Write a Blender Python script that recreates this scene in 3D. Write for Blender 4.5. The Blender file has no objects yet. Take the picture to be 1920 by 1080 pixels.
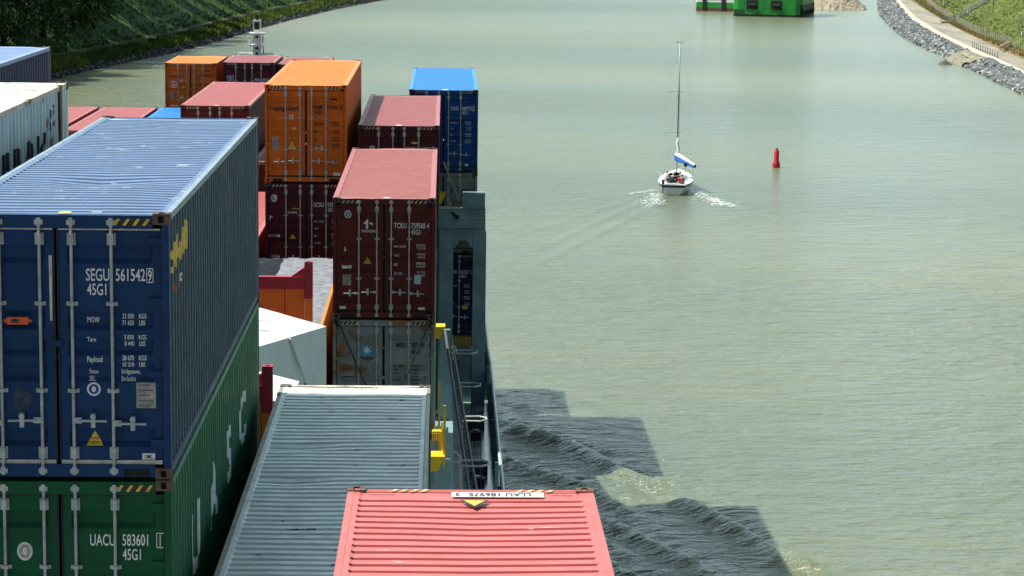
import bpy, bmesh, math, random
from mathutils import Vector, Matrix, noise
random.seed(7)
SC = bpy.context.scene
COL = SC.collection
R = math.radians
CZ = 24.0                       # eye height above the water, metres

# ------------------------------------------------------------------ camera, sky, sun, exposure
cd = bpy.data.cameras.new('camera'); cam = bpy.data.objects.new('camera', cd); COL.objects.link(cam)
rt = Vector((0.99954657, -0.02748592, 0.01229588)); up = Vector((-0.0078613, 0.15598024, 0.98772889)); fw = Vector((0.02906655, 0.98737768, -0.15569343))
cam.matrix_world = Matrix(((rt.x, up.x, -fw.x, 0), (rt.y, up.y, -fw.y, 0), (rt.z, up.z, -fw.z, CZ), (0, 0, 0, 1)))
cd.sensor_width = 36; cd.lens = 4437.6 / 1920 * 36; cd.clip_start = 1; cd.clip_end = 5000
SC.camera = cam
SUN = Vector((-0.66, 0.03, 1.0)).normalized()          # towards the sun: from port, a touch ahead
ELEV = math.asin(SUN.z); AZ = math.atan2(SUN.x, SUN.y)  # clockwise from +Y
w = bpy.data.worlds.new('World'); SC.world = w; w.use_nodes = True
nt = w.node_tree; bg = nt.nodes['Background']; sky = nt.nodes.new('ShaderNodeTexSky')
sky.sky_type = 'NISHITA'; sky.sun_disc = False; sky.sun_elevation = ELEV; sky.sun_rotation = AZ
sky.air_density = 1.0; sky.dust_density = 2.0; sky.ozone_density = 1.0
hs = nt.nodes.new('ShaderNodeHueSaturation'); hs.inputs['Saturation'].default_value = .85; hs.inputs['Hue'].default_value = .475; nt.links.new(sky.outputs[0], hs.inputs['Color'])
wc = nt.nodes.new('ShaderNodeTexCoord'); wm = nt.nodes.new('ShaderNodeMapping'); wm.inputs['Scale'].default_value = (1, 1, 2.6); nt.links.new(wc.outputs['Generated'], wm.inputs[0])
wn = nt.nodes.new('ShaderNodeTexNoise'); wn.inputs['Scale'].default_value = 2.2; wn.inputs['Detail'].default_value = 6; nt.links.new(wm.outputs[0], wn.inputs['Vector'])
wr = nt.nodes.new('ShaderNodeMapRange'); wr.inputs[1].default_value = .24; wr.inputs[2].default_value = .56; wr.inputs[4].default_value = .95; nt.links.new(wn.outputs['Fac'], wr.inputs[0])
wx = nt.nodes.new('ShaderNodeMix'); wx.data_type = 'RGBA'; wx.inputs[7].default_value = (17.0, 22.6, 25.2, 1)
ws = nt.nodes.new('ShaderNodeSeparateXYZ'); nt.links.new(wc.outputs['Generated'], ws.inputs[0])   # unseen cloud added low and ahead to brighten the water, not the doors
we = nt.nodes.new('ShaderNodeMapRange'); we.inputs[1].default_value = .25; we.inputs[2].default_value = .75; we.inputs[3].default_value = 1.0; we.inputs[4].default_value = .12; nt.links.new(ws.outputs[2], we.inputs[0])
wy = nt.nodes.new('ShaderNodeMapRange'); wy.inputs[1].default_value = -.05; wy.inputs[2].default_value = .55; wy.inputs[3].default_value = .06; wy.inputs[4].default_value = 1.0; nt.links.new(ws.outputs[1], wy.inputs[0])
wm1 = nt.nodes.new('ShaderNodeMath'); wm1.operation = 'MULTIPLY'; nt.links.new(we.outputs[0], wm1.inputs[0]); nt.links.new(wy.outputs[0], wm1.inputs[1])
wm2 = nt.nodes.new('ShaderNodeMath'); wm2.operation = 'MULTIPLY'; nt.links.new(wm1.outputs[0], wm2.inputs[0]); nt.links.new(wr.outputs[0], wm2.inputs[1])
nt.links.new(wm2.outputs[0], wx.inputs[0]); nt.links.new(hs.outputs[0], wx.inputs[6])   # unseen cloud, added for its light
nt.links.new(wx.outputs[2], bg.inputs[0]); bg.inputs[1].default_value = 0.052
sl = bpy.data.lights.new('sun', 'SUN'); sl.energy = 5.0; sl.angle = R(0.5); sl.color = (1.0, 0.965, 0.86)
so = bpy.data.objects.new('sun', sl); COL.objects.link(so); so.rotation_euler = SUN.to_track_quat('Z', 'Y').to_euler()
SC.view_settings.view_transform = 'Standard'; SC.view_settings.look = 'None'; SC.view_settings.gamma = 1
SC.view_settings.exposure = 0.6

# ------------------------------------------------------------------ materials
MATS = {}
def mat(name, rgb, rough=.5, metal=0., var=.12, vscale=3., spec=.5, rust=0., rust_rgb=(.16, .06, .02), chips=0., chip_rgb=(.6, .6, .58),
        streak=0., streak_rgb=None, bump=0., bscale=20., stretch=(1, 1, 1), sub=None, rscale=1.3):
    if name in MATS: return MATS[name]
    m = bpy.data.materials.new(name); m.use_nodes = True; n = m.node_tree; L = n.links
    p = n.nodes['Principled BSDF']; p.inputs['Roughness'].default_value = rough; p.inputs['Metallic'].default_value = metal
    p.inputs['Specular IOR Level'].default_value = spec
    tc = n.nodes.new('ShaderNodeTexCoord'); oi = n.nodes.new('ShaderNodeObjectInfo')
    mul = n.nodes.new('ShaderNodeMath'); mul.operation = 'MULTIPLY'; mul.inputs[1].default_value = 60; L.new(oi.outputs['Random'], mul.inputs[0])
    add = n.nodes.new('ShaderNodeVectorMath'); add.operation = 'ADD'; L.new(tc.outputs['Object'], add.inputs[0]); L.new(mul.outputs[0], add.inputs[1])
    def nz(scale, detail=4, st=(1, 1, 1), rg=.6):
        mp = n.nodes.new('ShaderNodeMapping'); mp.inputs['Scale'].default_value = st; L.new(add.outputs[0], mp.inputs[0])
        t = n.nodes.new('ShaderNodeTexNoise'); t.inputs['Scale'].default_value = scale; t.inputs['Detail'].default_value = detail; t.inputs['Roughness'].default_value = rg
        L.new(mp.outputs[0], t.inputs['Vector']); return t.outputs['Fac']
    def ramp(s, a, b, va=0, vb=1):
        r = n.nodes.new('ShaderNodeMapRange'); r.inputs[1].default_value = a; r.inputs[2].default_value = b; r.inputs[3].default_value = va; r.inputs[4].default_value = vb
        L.new(s, r.inputs[0]); return r.outputs[0]
    def mix(f, a, b):
        x = n.nodes.new('ShaderNodeMix'); x.data_type = 'RGBA'
        L.new(f, x.inputs[0])
        for s, v in ((6, a), (7, b)):
            if isinstance(v, tuple): x.inputs[s].default_value = (*v, 1)
            else: L.new(v, x.inputs[s])
        return x.outputs[2]
    dk = tuple(c * (1 - var * 1.6) for c in rgb); lt = tuple(min(1, c * (1 + var)) for c in rgb)
    col = mix(ramp(nz(vscale, 5, stretch), .3, .7), dk, lt)
    if streak: col = mix(ramp(nz(4, 5, (1.5, 1.5, .25)), .52, .78, 0, streak), col, streak_rgb or tuple(c * .4 for c in rgb))
    if rust:
        col = mix(ramp(nz(rscale, 9, stretch, .72), .68 - rust * .25, .74 - rust * .22), col, rust_rgb)
    if chips: col = mix(ramp(nz(3.2, 6, (.55, 2.4, 1), .66), .72 - chips * .2, .735 - chips * .2), col, chip_rgb)
    L.new(col, p.inputs['Base Color'])
    L.new(ramp(nz(6, 4), .3, .7, rough * .8, min(1, rough * 1.25)), p.inputs['Roughness'])
    if bump:
        b = n.nodes.new('ShaderNodeBump'); b.inputs['Strength'].default_value = bump; b.inputs['Distance'].default_value = .05
        L.new(nz(bscale, 6), b.inputs['Height']); L.new(b.outputs[0], p.inputs['Normal'])
    if sub: p.inputs['Subsurface Weight'].default_value = sub
    MATS[name] = m; return m

PAINT = {                       # panel colour (some darkened for shade), roof colour (bleached, dusty, lightened as if sunlit)
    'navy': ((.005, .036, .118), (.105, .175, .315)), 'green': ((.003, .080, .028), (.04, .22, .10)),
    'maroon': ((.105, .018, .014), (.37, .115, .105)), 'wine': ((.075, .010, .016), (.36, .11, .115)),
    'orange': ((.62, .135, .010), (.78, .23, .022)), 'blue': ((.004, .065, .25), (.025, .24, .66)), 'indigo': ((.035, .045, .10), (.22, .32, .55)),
    'grey': ((.27, .32, .33), (.70, .77, .74)), 'weathered': ((.21, .25, .25), (.27, .34, .35)), 'white': ((.60, .70, .68), (.78, .80, .76)), 'pink': ((.40, .095, .085), (.50, .12, .112)),  # grey roof lifted well beyond wear to stand in for missing skylight
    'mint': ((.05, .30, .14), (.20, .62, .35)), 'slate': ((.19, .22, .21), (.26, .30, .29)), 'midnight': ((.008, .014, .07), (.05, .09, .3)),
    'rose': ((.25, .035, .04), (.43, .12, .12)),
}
WEAR = {'navy': dict(chips=.42), 'grey': dict(rust=.30, chips=.34, chip_rgb=(.06, .055, .05)), 'white': dict(rust=.62, rscale=5.5), 'slate': dict(rust=.2), 'weathered': dict(rust=1.0), 'pink': dict(chips=.12, chip_rgb=(.75, .6, .55))}
def paint(c, spec=.22):
    wr = {k: v for k, v in WEAR.get(c, {}).items() if k in ('rust',)}
    wr = wr or ({'rust': .12, 'rust_rgb': tuple(.45 * v + .02 for v in PAINT[c][0])} if c not in ('white',) else {})
    if c in WEAR and wr.get('rust', 0) > .2: wr = {'rust': wr['rust'] * .62, 'rust_rgb': (.22, .085, .025)}
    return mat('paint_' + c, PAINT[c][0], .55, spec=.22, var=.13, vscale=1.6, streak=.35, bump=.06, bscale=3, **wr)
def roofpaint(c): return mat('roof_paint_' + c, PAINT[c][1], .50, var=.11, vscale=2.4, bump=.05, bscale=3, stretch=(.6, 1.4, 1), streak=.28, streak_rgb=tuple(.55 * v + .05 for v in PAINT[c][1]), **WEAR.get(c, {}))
CASTING = mat('casting_steel', (.10, .065, .05), .7, var=.3, vscale=9, rust=.4)
HOLE = mat('dark_hole', (.006, .006, .006), .9)
GALV = mat('galvanised_rod', (.41, .43, .43), .5, .2, var=.2, vscale=8)
RUBBER = mat('rubber_seal', (.010, .010, .011), .7)
TAPE = mat('pale_seal', (.55, .53, .48), .6, var=.2, vscale=8)
YEL = mat('hazard_yellow', (.72, .47, .05), .5, var=.2, vscale=8); BLK = mat('hazard_black', (.012, .012, .012), .5)
HAZ = mat('hazard_cream', (.56, .45, .22), .5, var=.2, vscale=8)
WHT = mat('lettering_white', (.72, .74, .74), .5, var=.1, vscale=9); DKT = mat('lettering_dark', (.010, .010, .018), .5)
BLUET = mat('lettering_navy', (.010, .010, .035), .5); STK = mat('sticker_white', (.66, .68, .68), .5, var=.15, vscale=12)
PLATE = mat('data_plate', (.33, .31, .29), .4, .2, var=.25, vscale=14); ORG = mat('bright_orange', (.75, .10, .012), .45)
SKYB = mat('emblem_blue', (.02, .32, .52), .45); NAVYB = mat('emblem_navy', (.03, .04, .22), .45)
SHIPG = mat('ship_grey_blue', (.195, .315, .35), .5, var=.18, vscale=1.5, streak=.3, rust=.12)
DECKM = mat('deck_paint', (.33, .44, .43), .18, var=.45, vscale=1.2, rust=.25, rust_rgb=(.06, .07, .065))
HULLM = mat('hull_paint', (.02, .05, .09), .5, var=.15)
SHIPW = mat('ship_white', (.74, .76, .78), .45, var=.08); SHIPY = mat('ship_yellow', (.80, .52, .012), .45, var=.15, rust=.12)
DKMET = mat('dark_steel', (.025, .027, .028), .5, .3)
RAIL = mat('pale_rail', (.52, .55, .54), .5)

# ------------------------------------------------------------------ mesh helpers
class MB:
    def __init__(s): s.v = []; s.f = []; s.m = []; s.mats = []
    def mi(s, m):
        if m not in s.mats: s.mats.append(m)
        return s.mats.index(m)
    def poly(s, pts, m):
        b = len(s.v); s.v += [tuple(p) for p in pts]; s.f.append(tuple(range(b, b + len(pts)))); s.m.append(s.mi(m))
    def box(s, x0, x1, y0, y1, z0, z1, m):
        b = len(s.v); k = s.mi(m)
        s.v += [(x0, y0, z0), (x1, y0, z0), (x1, y1, z0), (x0, y1, z0), (x0, y0, z1), (x1, y0, z1), (x1, y1, z1), (x0, y1, z1)]
        for q in ((0, 3, 2, 1), (4, 5, 6, 7), (0, 1, 5, 4), (1, 2, 6, 5), (2, 3, 7, 6), (3, 0, 4, 7)): s.f.append(tuple(b + i for i in q)); s.m.append(k)
    def prism(s, pts, z0, z1, m, top=None):            # pts ccw in xy
        n = len(pts); b = len(s.v); k = s.mi(m)
        s.v += [(p[0], p[1], z0) for p in pts] + [(p[0], p[1], z1) for p in pts]
        s.f.append(tuple(b + i for i in range(n - 1, -1, -1))); s.m.append(k)
        s.f.append(tuple(b + n + i for i in range(n))); s.m.append(s.mi(top) if top else k)
        for i in range(n): s.f.append((b + i, b + (i + 1) % n, b + n + (i + 1) % n, b + n + i)); s.m.append(k)
    def tube(s, path, r, m, n=8, r1=None, cap=True, closed=False):
        P = [Vector(p) for p in path]; k = s.mi(m); b = len(s.v); N = len(P)
        for i, p in enumerate(P):
            if closed: d = P[(i + 1) % N] - P[i - 1]
            else: d = (P[min(i + 1, N - 1)] - P[max(i - 1, 0)])
            d.normalize(); a = d.cross(Vector((0, 0, 1)) if abs(d.z) < .9 else Vector((1, 0, 0))).normalized(); c = d.cross(a)
            rr = r if r1 is None else r + (r1 - r) * i / max(1, N - 1)
            for j in range(n): t = 2 * math.pi * j / n; s.v.append(tuple(p + a * (rr * math.cos(t)) + c * (rr * math.sin(t))))
        for i in range(N if closed else N - 1):
            i2 = (i + 1) % N
            for j in range(n): s.f.append((b + i * n + j, b + i * n + (j + 1) % n, b + i2 * n + (j + 1) % n, b + i2 * n + j)); s.m.append(k)
        if cap and not closed:
            s.f.append(tuple(b + j for j in range(n - 1, -1, -1))); s.m.append(k)
            s.f.append(tuple(b + (N - 1) * n + j for j in range(n))); s.m.append(k)
    def lathe(s, prof, m, n=20, c=(0, 0)):              # prof: (r, z)
        b = len(s.v); k = s.mi(m)
        for r, z in prof:
            for j in range(n): t = 2 * math.pi * j / n; s.v.append((c[0] + r * math.cos(t), c[1] + r * math.sin(t), z))
        for i in range(len(prof) - 1):
            for j in range(n): s.f.append((b + i * n + j, b + i * n + (j + 1) % n, b + (i + 1) * n + (j + 1) % n, b + (i + 1) * n + j)); s.m.append(k)
        s.f.append(tuple(b + (len(prof) - 1) * n + j for j in range(n))); s.m.append(k)
    def grid(s, rows, m, flip=False):                   # rows of 3D points
        b = len(s.v); k = s.mi(m); w_ = len(rows[0])
        for r in rows: s.v += [tuple(p) for p in r]
        for i in range(len(rows) - 1):
            for j in range(w_ - 1):
                q = (b + i * w_ + j, b + i * w_ + j + 1, b + (i + 1) * w_ + j + 1, b + (i + 1) * w_ + j)
                s.f.append(q[::-1] if flip else q); s.m.append(k)
    def mesh(s, name, smooth=False):
        me = bpy.data.meshes.new(name); me.from_pydata(s.v, [], s.f)
        for m in s.mats: me.materials.append(m)
        me.polygons.foreach_set('material_index', s.m)
        if smooth: me.polygons.foreach_set('use_smooth', [True] * len(s.f))
        me.update(); return me
    def build(s, name, parent=None, smooth=False, loc=None):
        return link(name, s.mesh(name, smooth), parent, loc)
def link(name, me, parent=None, loc=None):
    o = bpy.data.objects.new(name, me); COL.objects.link(o)
    if parent is not None: o.parent = parent
    if loc is not None: o.location = loc
    return o
def tag(o, label=None, cat=None, group=None, kind=None):
    if label: o['label'] = label
    if cat: o['category'] = cat
    if group: o['group'] = group
    if kind: o['kind'] = kind
    return o
def thing(name, label, cat, loc=(0, 0, 0), rz=0, group=None):
    o = bpy.data.objects.new(name, None); COL.objects.link(o); o.location = loc; o.rotation_euler = (0, 0, rz); o.empty_display_size = .2
    return tag(o, label, cat, group)
def copy_tree(o, parent=None):
    c = o.copy(); COL.objects.link(c)
    if parent is not None: c.parent = parent
    for ch in list(o.children): copy_tree(ch, c)
    return c

# lettering: the built-in font, turned into flat faces, cut at the corrugations and laid on them
_gc = {}
def glyphs(s, bold=.0):
    if (s, bold) in _gc: return _gc[s, bold]
    cu = bpy.data.curves.new('lettering_curve', 'FONT'); cu.body = s; cu.size = 1.0; cu.resolution_u = 3; cu.fill_mode = 'FRONT'; cu.offset = bold
    o = bpy.data.objects.new('lettering_curve', cu); COL.objects.link(o)
    me = o.to_mesh(); v = [(p.co.x, p.co.y) for p in me.vertices]; f = [tuple(q.vertices) for q in me.polygons]
    o.to_mesh_clear(); bpy.data.objects.remove(o); bpy.data.curves.remove(cu)
    _gc[s, bold] = (v, f); return v, f
_hv = glyphs('H')[0]; CAPH = max(p[1] for p in _hv) - min(p[1] for p in _hv); BASE = min(p[1] for p in _hv)
def put_flat(mb, v, f, m, mapf, ucuts=(), vcuts=()):
    if not f: return
    bm = bmesh.new(); bv = [bm.verts.new((p[0], p[1], 0)) for p in v]
    for q in f:
        try: bm.faces.new([bv[i] for i in q])
        except ValueError: pass
    for ax, cuts in ((0, ucuts), (1, vcuts)):
        lo = min(p[ax] for p in v); hi = max(p[ax] for p in v)
        for c in cuts:
            if lo < c < hi:
                co = (c, 0, 0) if ax == 0 else (0, c, 0); no = (1, 0, 0) if ax == 0 else (0, 1, 0)
                bmesh.ops.bisect_plane(bm, geom=bm.verts[:] + bm.edges[:] + bm.faces[:], plane_co=co, plane_no=no, dist=1e-5)
    bm.verts.index_update(); b = len(mb.v); k = mb.mi(m)
    mb.v += [tuple(mapf(q.co.x, q.co.y)) for q in bm.verts]
    for q in bm.faces:
        ids = [b + x.index for x in q.verts]
        if q.normal.z < 0: ids = ids[::-1]
        mb.f.append(tuple(ids)); mb.m.append(k)
    bm.free()
def put_text(mb, s, m, u, v, h, sx, mapf, align='l', ucuts=(), vcuts=(), turn=False, bold=.0):
    gv, gf = glyphs(s, bold)
    if not gv: return
    k = h / CAPH; x0 = min(p[0] for p in gv); x1 = max(p[0] for p in gv); wd = (x1 - x0) * k * sx
    off = {'l': 0, 'r': -wd, 'c': -wd / 2}[align]
    pts = [(u + off + (p[0] - x0) * k * sx, v + (p[1] - BASE) * k) for p in gv]
    if turn: pts = [(2 * u + 2 * off + wd - p[0], 2 * v + h - p[1]) for p in pts]
    put_flat(mb, pts, gf, m, mapf, ucuts, vcuts)
def fan(pts): return pts, [tuple(range(len(pts)))]
def disc(x, z, rx, rz, n=18): return fan([(x + rx * math.cos(2 * math.pi * i / n), z + rz * math.sin(2 * math.pi * i / n)) for i in range(n)])

# ------------------------------------------------------------------ shipping containers
W, HW = 2.438, 1.219
GROOVES = ((.34, .55), (1.06, 1.27), (1.35, 1.55), (1.63, 1.84), (2.35, 2.55))
def door_profile(H):
    k = H / 2.896; P = [(.20, 0.)]; g = []
    for a, b in GROOVES: g.append((H - b * k, H - a * k))
    for a, b in sorted(g): P += [(a, 0.), (a + .05, .046), (b - .05, .046), (b, 0.)]
    P.append((H - .185, 0.)); return P
def lerp_prof(P, z):
    if z <= P[0][0]: return P[0][1]
    for (a, ya), (b, yb) in zip(P, P[1:]):
        if a <= z <= b: return ya + (yb - ya) * (z - a) / (b - a + 1e-9)
    return P[-1][1]
RAILP = {'navy': mat('rail_faded_lit_blue', (.22, .30, .36), .5, var=.2, vscale=3), 'grey': mat('rail_rusty_grey', (.30, .27, .22), .6, var=.3, vscale=3, rust=.3), 'white': mat('rail_rusty_white', (.60, .52, .42), .6, var=.3, vscale=3, rust=.5)}  # blue rail faded and lightened further, sunlight put into its colour
_mc = {}
def cached(key, fn):
    if key not in _mc: _mc[key] = fn()
    return _mc[key]

def frame_mesh(c, L, H, inset, dots):
    def mk():
        b = MB(); p = paint(c); g = .003
        ends = [(0.012, .15, 1), (L - .15, L - .012, 0)]
        for y0, y1, door in ends:
            for s in (-1, 1):
                x0, x1 = sorted((s * (HW - .008), s * (HW - .085))); b.box(x0, x1, y0, y1, .118 + g, H - .118 - g, p)
            b.box(-HW + .18, HW - .18, y0, y1 - .02, .02, .155, p); b.box(-HW + .18, HW - .18, y0, y1 - .02, H - .165, H - .022, p)
        for s in (-1, 1):
            x0, x1 = sorted((s * (HW - .004), s * (HW - .066))); b.box(x0, x1, .165, L - .165, H - .085, H - .012, RAILP.get(c) or roofpaint(c))  # top rails take the lightened roof colour, sunlight painted in
            x0, x1 = sorted((s * (HW - .012), s * (HW - .06))); b.box(x0, x1, .165, L - .165, .02, .165, p)
            if dots:
                for i in range(int((L - .5) / .2)):
                    y = .3 + i * .2; b.poly([(s * (HW - .009), y + .035 * math.cos(t) * s, .09 + .035 * math.sin(t)) for t in [k * math.pi / 4 for k in range(8)]], GALV)
            if inset:
                for y in (inset, L - inset):
                    x0, x1 = sorted((s * (HW + .004), s * (HW - .05))); b.box(x0, x1, y - .09, y + .09, .17, H - .12, mat('rusty_post', (.10, .055, .035), .7, var=.3, rust=.5)); b.box(x0, x1 , y - .09, y + .09, H - .115, H + .001, CASTING)
        # hazard chevrons on the header, fork notches in the sill
        for s in (-1, 1):
            x0, x1 = sorted((s * (HW - .2), s * (HW - .62))); yy = .0095
            b.poly([(x0, yy, H - .13), (x1, yy, H - .13), (x1, yy, H - .055), (x0, yy, H - .055)], BLK)
            for i in range(4):
                a = x0 + .015 + i * .105; b.poly([(a, yy - .002, H - .128), (a + .036, yy - .002, H - .128), (a + .085, yy - .002, H - .057), (a + .049, yy - .002, H - .057)], YEL if c == 'navy' or c == 'green' else HAZ)
            x0, x1 = sorted((s * (HW - .24), s * (HW - .52))); b.poly([(x0, .009, .022), (x1, .009, .022), (x1, .009, .11), (x0, .009, .11)], HOLE)
        return b.mesh('frame')
    return cached(('frame', c, L, H, inset, dots), mk)
SIDEP = {'navy': mat('side_faded_navy', (.016, .052, .090), .5, var=.2, vscale=2, streak=.4, spec=.3), 'green': mat('side_green', (.006, .125, .046), .5, var=.2, vscale=2, streak=.4, spec=.3)}
def side_mesh(c, L, H, s):
    def mk():
        b = MB(); p = SIDEP.get(c) or paint(c); ys = [(.15, 0.)]; y = .20; T = .278
        while y + T < L - .15: ys += [(y, 0.), (y + .068, .036), (y + .139, .036), (y + .207, 0.)]; y += T
        ys.append((L - .15, 0.))
        rows = [[(s * (HW - .014 - d), y, z) for (y, d) in ys] for z in (.165, H - .085)]
        b.grid(rows, p, flip=(s < 0)); return b.mesh('side_wall'), ys
    return cached(('side', c, L, H, s), mk)
def roof_mesh(c, L, H, style, tarp=None, marks=None):
    def mk():
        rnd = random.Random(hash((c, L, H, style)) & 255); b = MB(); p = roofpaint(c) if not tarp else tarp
        z0 = H - .016; T = {'trap': .209, 'groove': .210, 'wide': .235}.get(style, .209); D = {'trap': .024, 'groove': .030, 'wide': .032}.get(style, .022)
        ys = [(.012, 0.), (.30, 0.)]; y = .33
        while y + T < L - .30:
            if style == 'groove': ys += [(y, 0.), (y + .006, -D), (y + .075, -D), (y + .083, 0.)]
            else: ys += [(y, 0.), (y + .009, -D), (y + .100, -D), (y + .112, 0.)]
            y += T
        ys += [(L - .28, 0.), (L - .012, 0.)]
        xs = [(-HW + .066, 0), (-HW + .12, 0), (-HW + .15, 1), (-.6, 1), (0, 1), (.6, 1), (HW - .15, 1), (HW - .12, 0), (HW - .066, 0)]
        if tarp:
            xs = [(-HW + .03 + i * (2 * HW - .06) / 16, 1) for i in range(17)]; ys = [(.02 + i * (L - .04) / 90, 0) for i in range(91)]
        rows = []
        for y, d in ys:
            r = []
            for x, k in xs:
                z = z0 + d * k
                if tarp: z = z0 + .02 + .035 * noise.noise((x * 1.6, y * 1.6, 3)) + .03 * noise.noise((x * 4, y * 3.2, 8)) - .05 * (abs(x) / HW) ** 6
                elif k: z += .02 * noise.noise((x * .9, y * .6, len(c) * 3.1 + L)) - .010 - (.055 * math.exp(-((x - .13) / .62) ** 2 - ((y - 3.3) / .5) ** 2) if c == 'navy' else 0) - (.05 * math.exp(-((x + .75) / .5) ** 2 - ((y - 9.3) / .22) ** 2) + .045 * math.exp(-((x + .7) / .45) ** 2 - ((y - 7.2) / .25) ** 2) if c == 'grey' else 0)
                r.append((x, y, z))
            rows.append(r)
        b.grid(rows, p, flip=False)
        for f in marks or (): f(b, z0)
        return b.mesh('roof')
    return cached(('roof', c, L, H, style, bool(tarp), id(marks) if marks else 0), mk)
def casting_mesh(c='x'):
    CASTING = paint('orange') if c == 'orange' else globals()['CASTING']
    def mk():
        b = MB(); x, y, z = .089, .081, .059
        def face(o, u, v, hu, hv):                     # a face with a dark slot let into it
            o, u, v = Vector(o), Vector(u), Vector(v); n = u.normalized().cross(v.normalized())
            q = [o - u - v, o + u - v, o + u + v, o - u + v]; U = u.normalized() * hu; V = v.normalized() * hv
            h = [o - U - V, o + U - V, o + U + V, o - U + V]; d = [p - n * .03 for p in h]
            for i in range(4): b.poly([q[i], q[(i + 1) % 4], h[(i + 1) % 4], h[i]], CASTING); b.poly([h[i], h[(i + 1) % 4], d[(i + 1) % 4], d[i]], HOLE)
            b.poly(d, HOLE)
        face((0, 0, z), (x, 0, 0), (0, y, 0), .030, .055); face((0, 0, -z), (x, 0, 0), (0, -y, 0), .030, .055)
        face((0, -y, 0), (x, 0, 0), (0, 0, z), .030, .036); face((0, y, 0), (-x, 0, 0), (0, 0, z), .030, .036)
        face((x, 0, 0), (0, y, 0), (0, 0, z), .030, .036); face((-x, 0, 0), (0, -y, 0), (0, 0, z), .030, .036)
        return b.mesh('corner_casting')
    return cached('casting' + (c if c == 'orange' else ''), mk)
def door_mesh(c, H, s, seal):
    def mk():
        b = MB(); p = paint(c); P = door_profile(H); x0, x1 = (.030, 1.115); D = .052
        xs = [(x0, 0), (x0 + .09, 0), (x0 + .12, 1), (x1 - .11, 1), (x1 - .08, 0), (x1, 0)]
        rows = [[(s * x, D + d * k, z) for x, k in xs] for z, d in P]
        b.grid(rows, p, flip=(s < 0))
        sm = TAPE if seal else RUBBER
        a0, a1 = sorted((s * .012, s * .029)); b.box(a0, a1, D - .012, D + .03, .19, H - .175, RUBBER)
        a0, a1 = sorted((s * .03, s * 1.115)); b.box(a0, a1, D - .012, D + .03, H - .184, H - .166, sm); b.box(a0, a1, D - .012, D + .03, .157, .199, sm)
        a0, a1 = sorted((s * 1.116, s * 1.133)); b.box(a0, a1, D - .010, D + .03, .16, H - .17, RUBBER)
        for d in (.30, .95, 1.75, 2.5):                # hinges
            z = H - d * H / 2.896; a0, a1 = sorted((s * .99, s * 1.15)); b.box(a0, a1, .022, D - .002, z - .035, z + .035, p)
        if s < 0: b.box(-.05, .05, D - .035, D - .013, H * .5, H * .5 + .07, p)
        return b.mesh('door')
    return cached(('door', c, H, s, seal), mk)
def bar_mesh(H):
    def mk():
        b = MB(); k = H / 2.896
        b.tube([(0, .018, .06), (0, .018, H - .06)], .0175, GALV, 8)
        for z in (H - .10, .085): b.box(-.045, .045, .0, .009, z - .025, z + .025, GALV); b.box(-.022, .022, -.008, -.0005, z - .04, z + .05, GALV)
        for d in (.98, 1.93): z = H - d * k; b.box(-.062, .062, .036, .050, z - .022, z + .022, GALV); b.box(-.03, .03, -.004, .034, z - .018, z + .018, GALV)
        for z in (H - .28 * k, .22 * k + .06): b.box(-.047, .047, .037, .050, z - .065, z + .065, GALV); b.box(-.026, .026, -.003, .035, z - .055, z + .055, GALV)
        return b.mesh('locking_bar')
    return cached(('bar', H), mk)
def handle_mesh(s):
    def mk():
        b = MB(); b.box(*sorted((s * .0, s * .09)), -.010, .004, -.032, .032, GALV); b.tube([(s * .06, -.016, .0), (s * .36, -.020, -.004)], .013, GALV, 6)
        b.box(*sorted((s * .19, s * .235)), -.030, .046, -.075, .075, GALV); b.tube([(s * .2125, -.03, .05), (s * .2125, -.042, .05)], .03, GALV, 8)
        return b.mesh('handle')
    return cached(('handle', s), mk)

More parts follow.
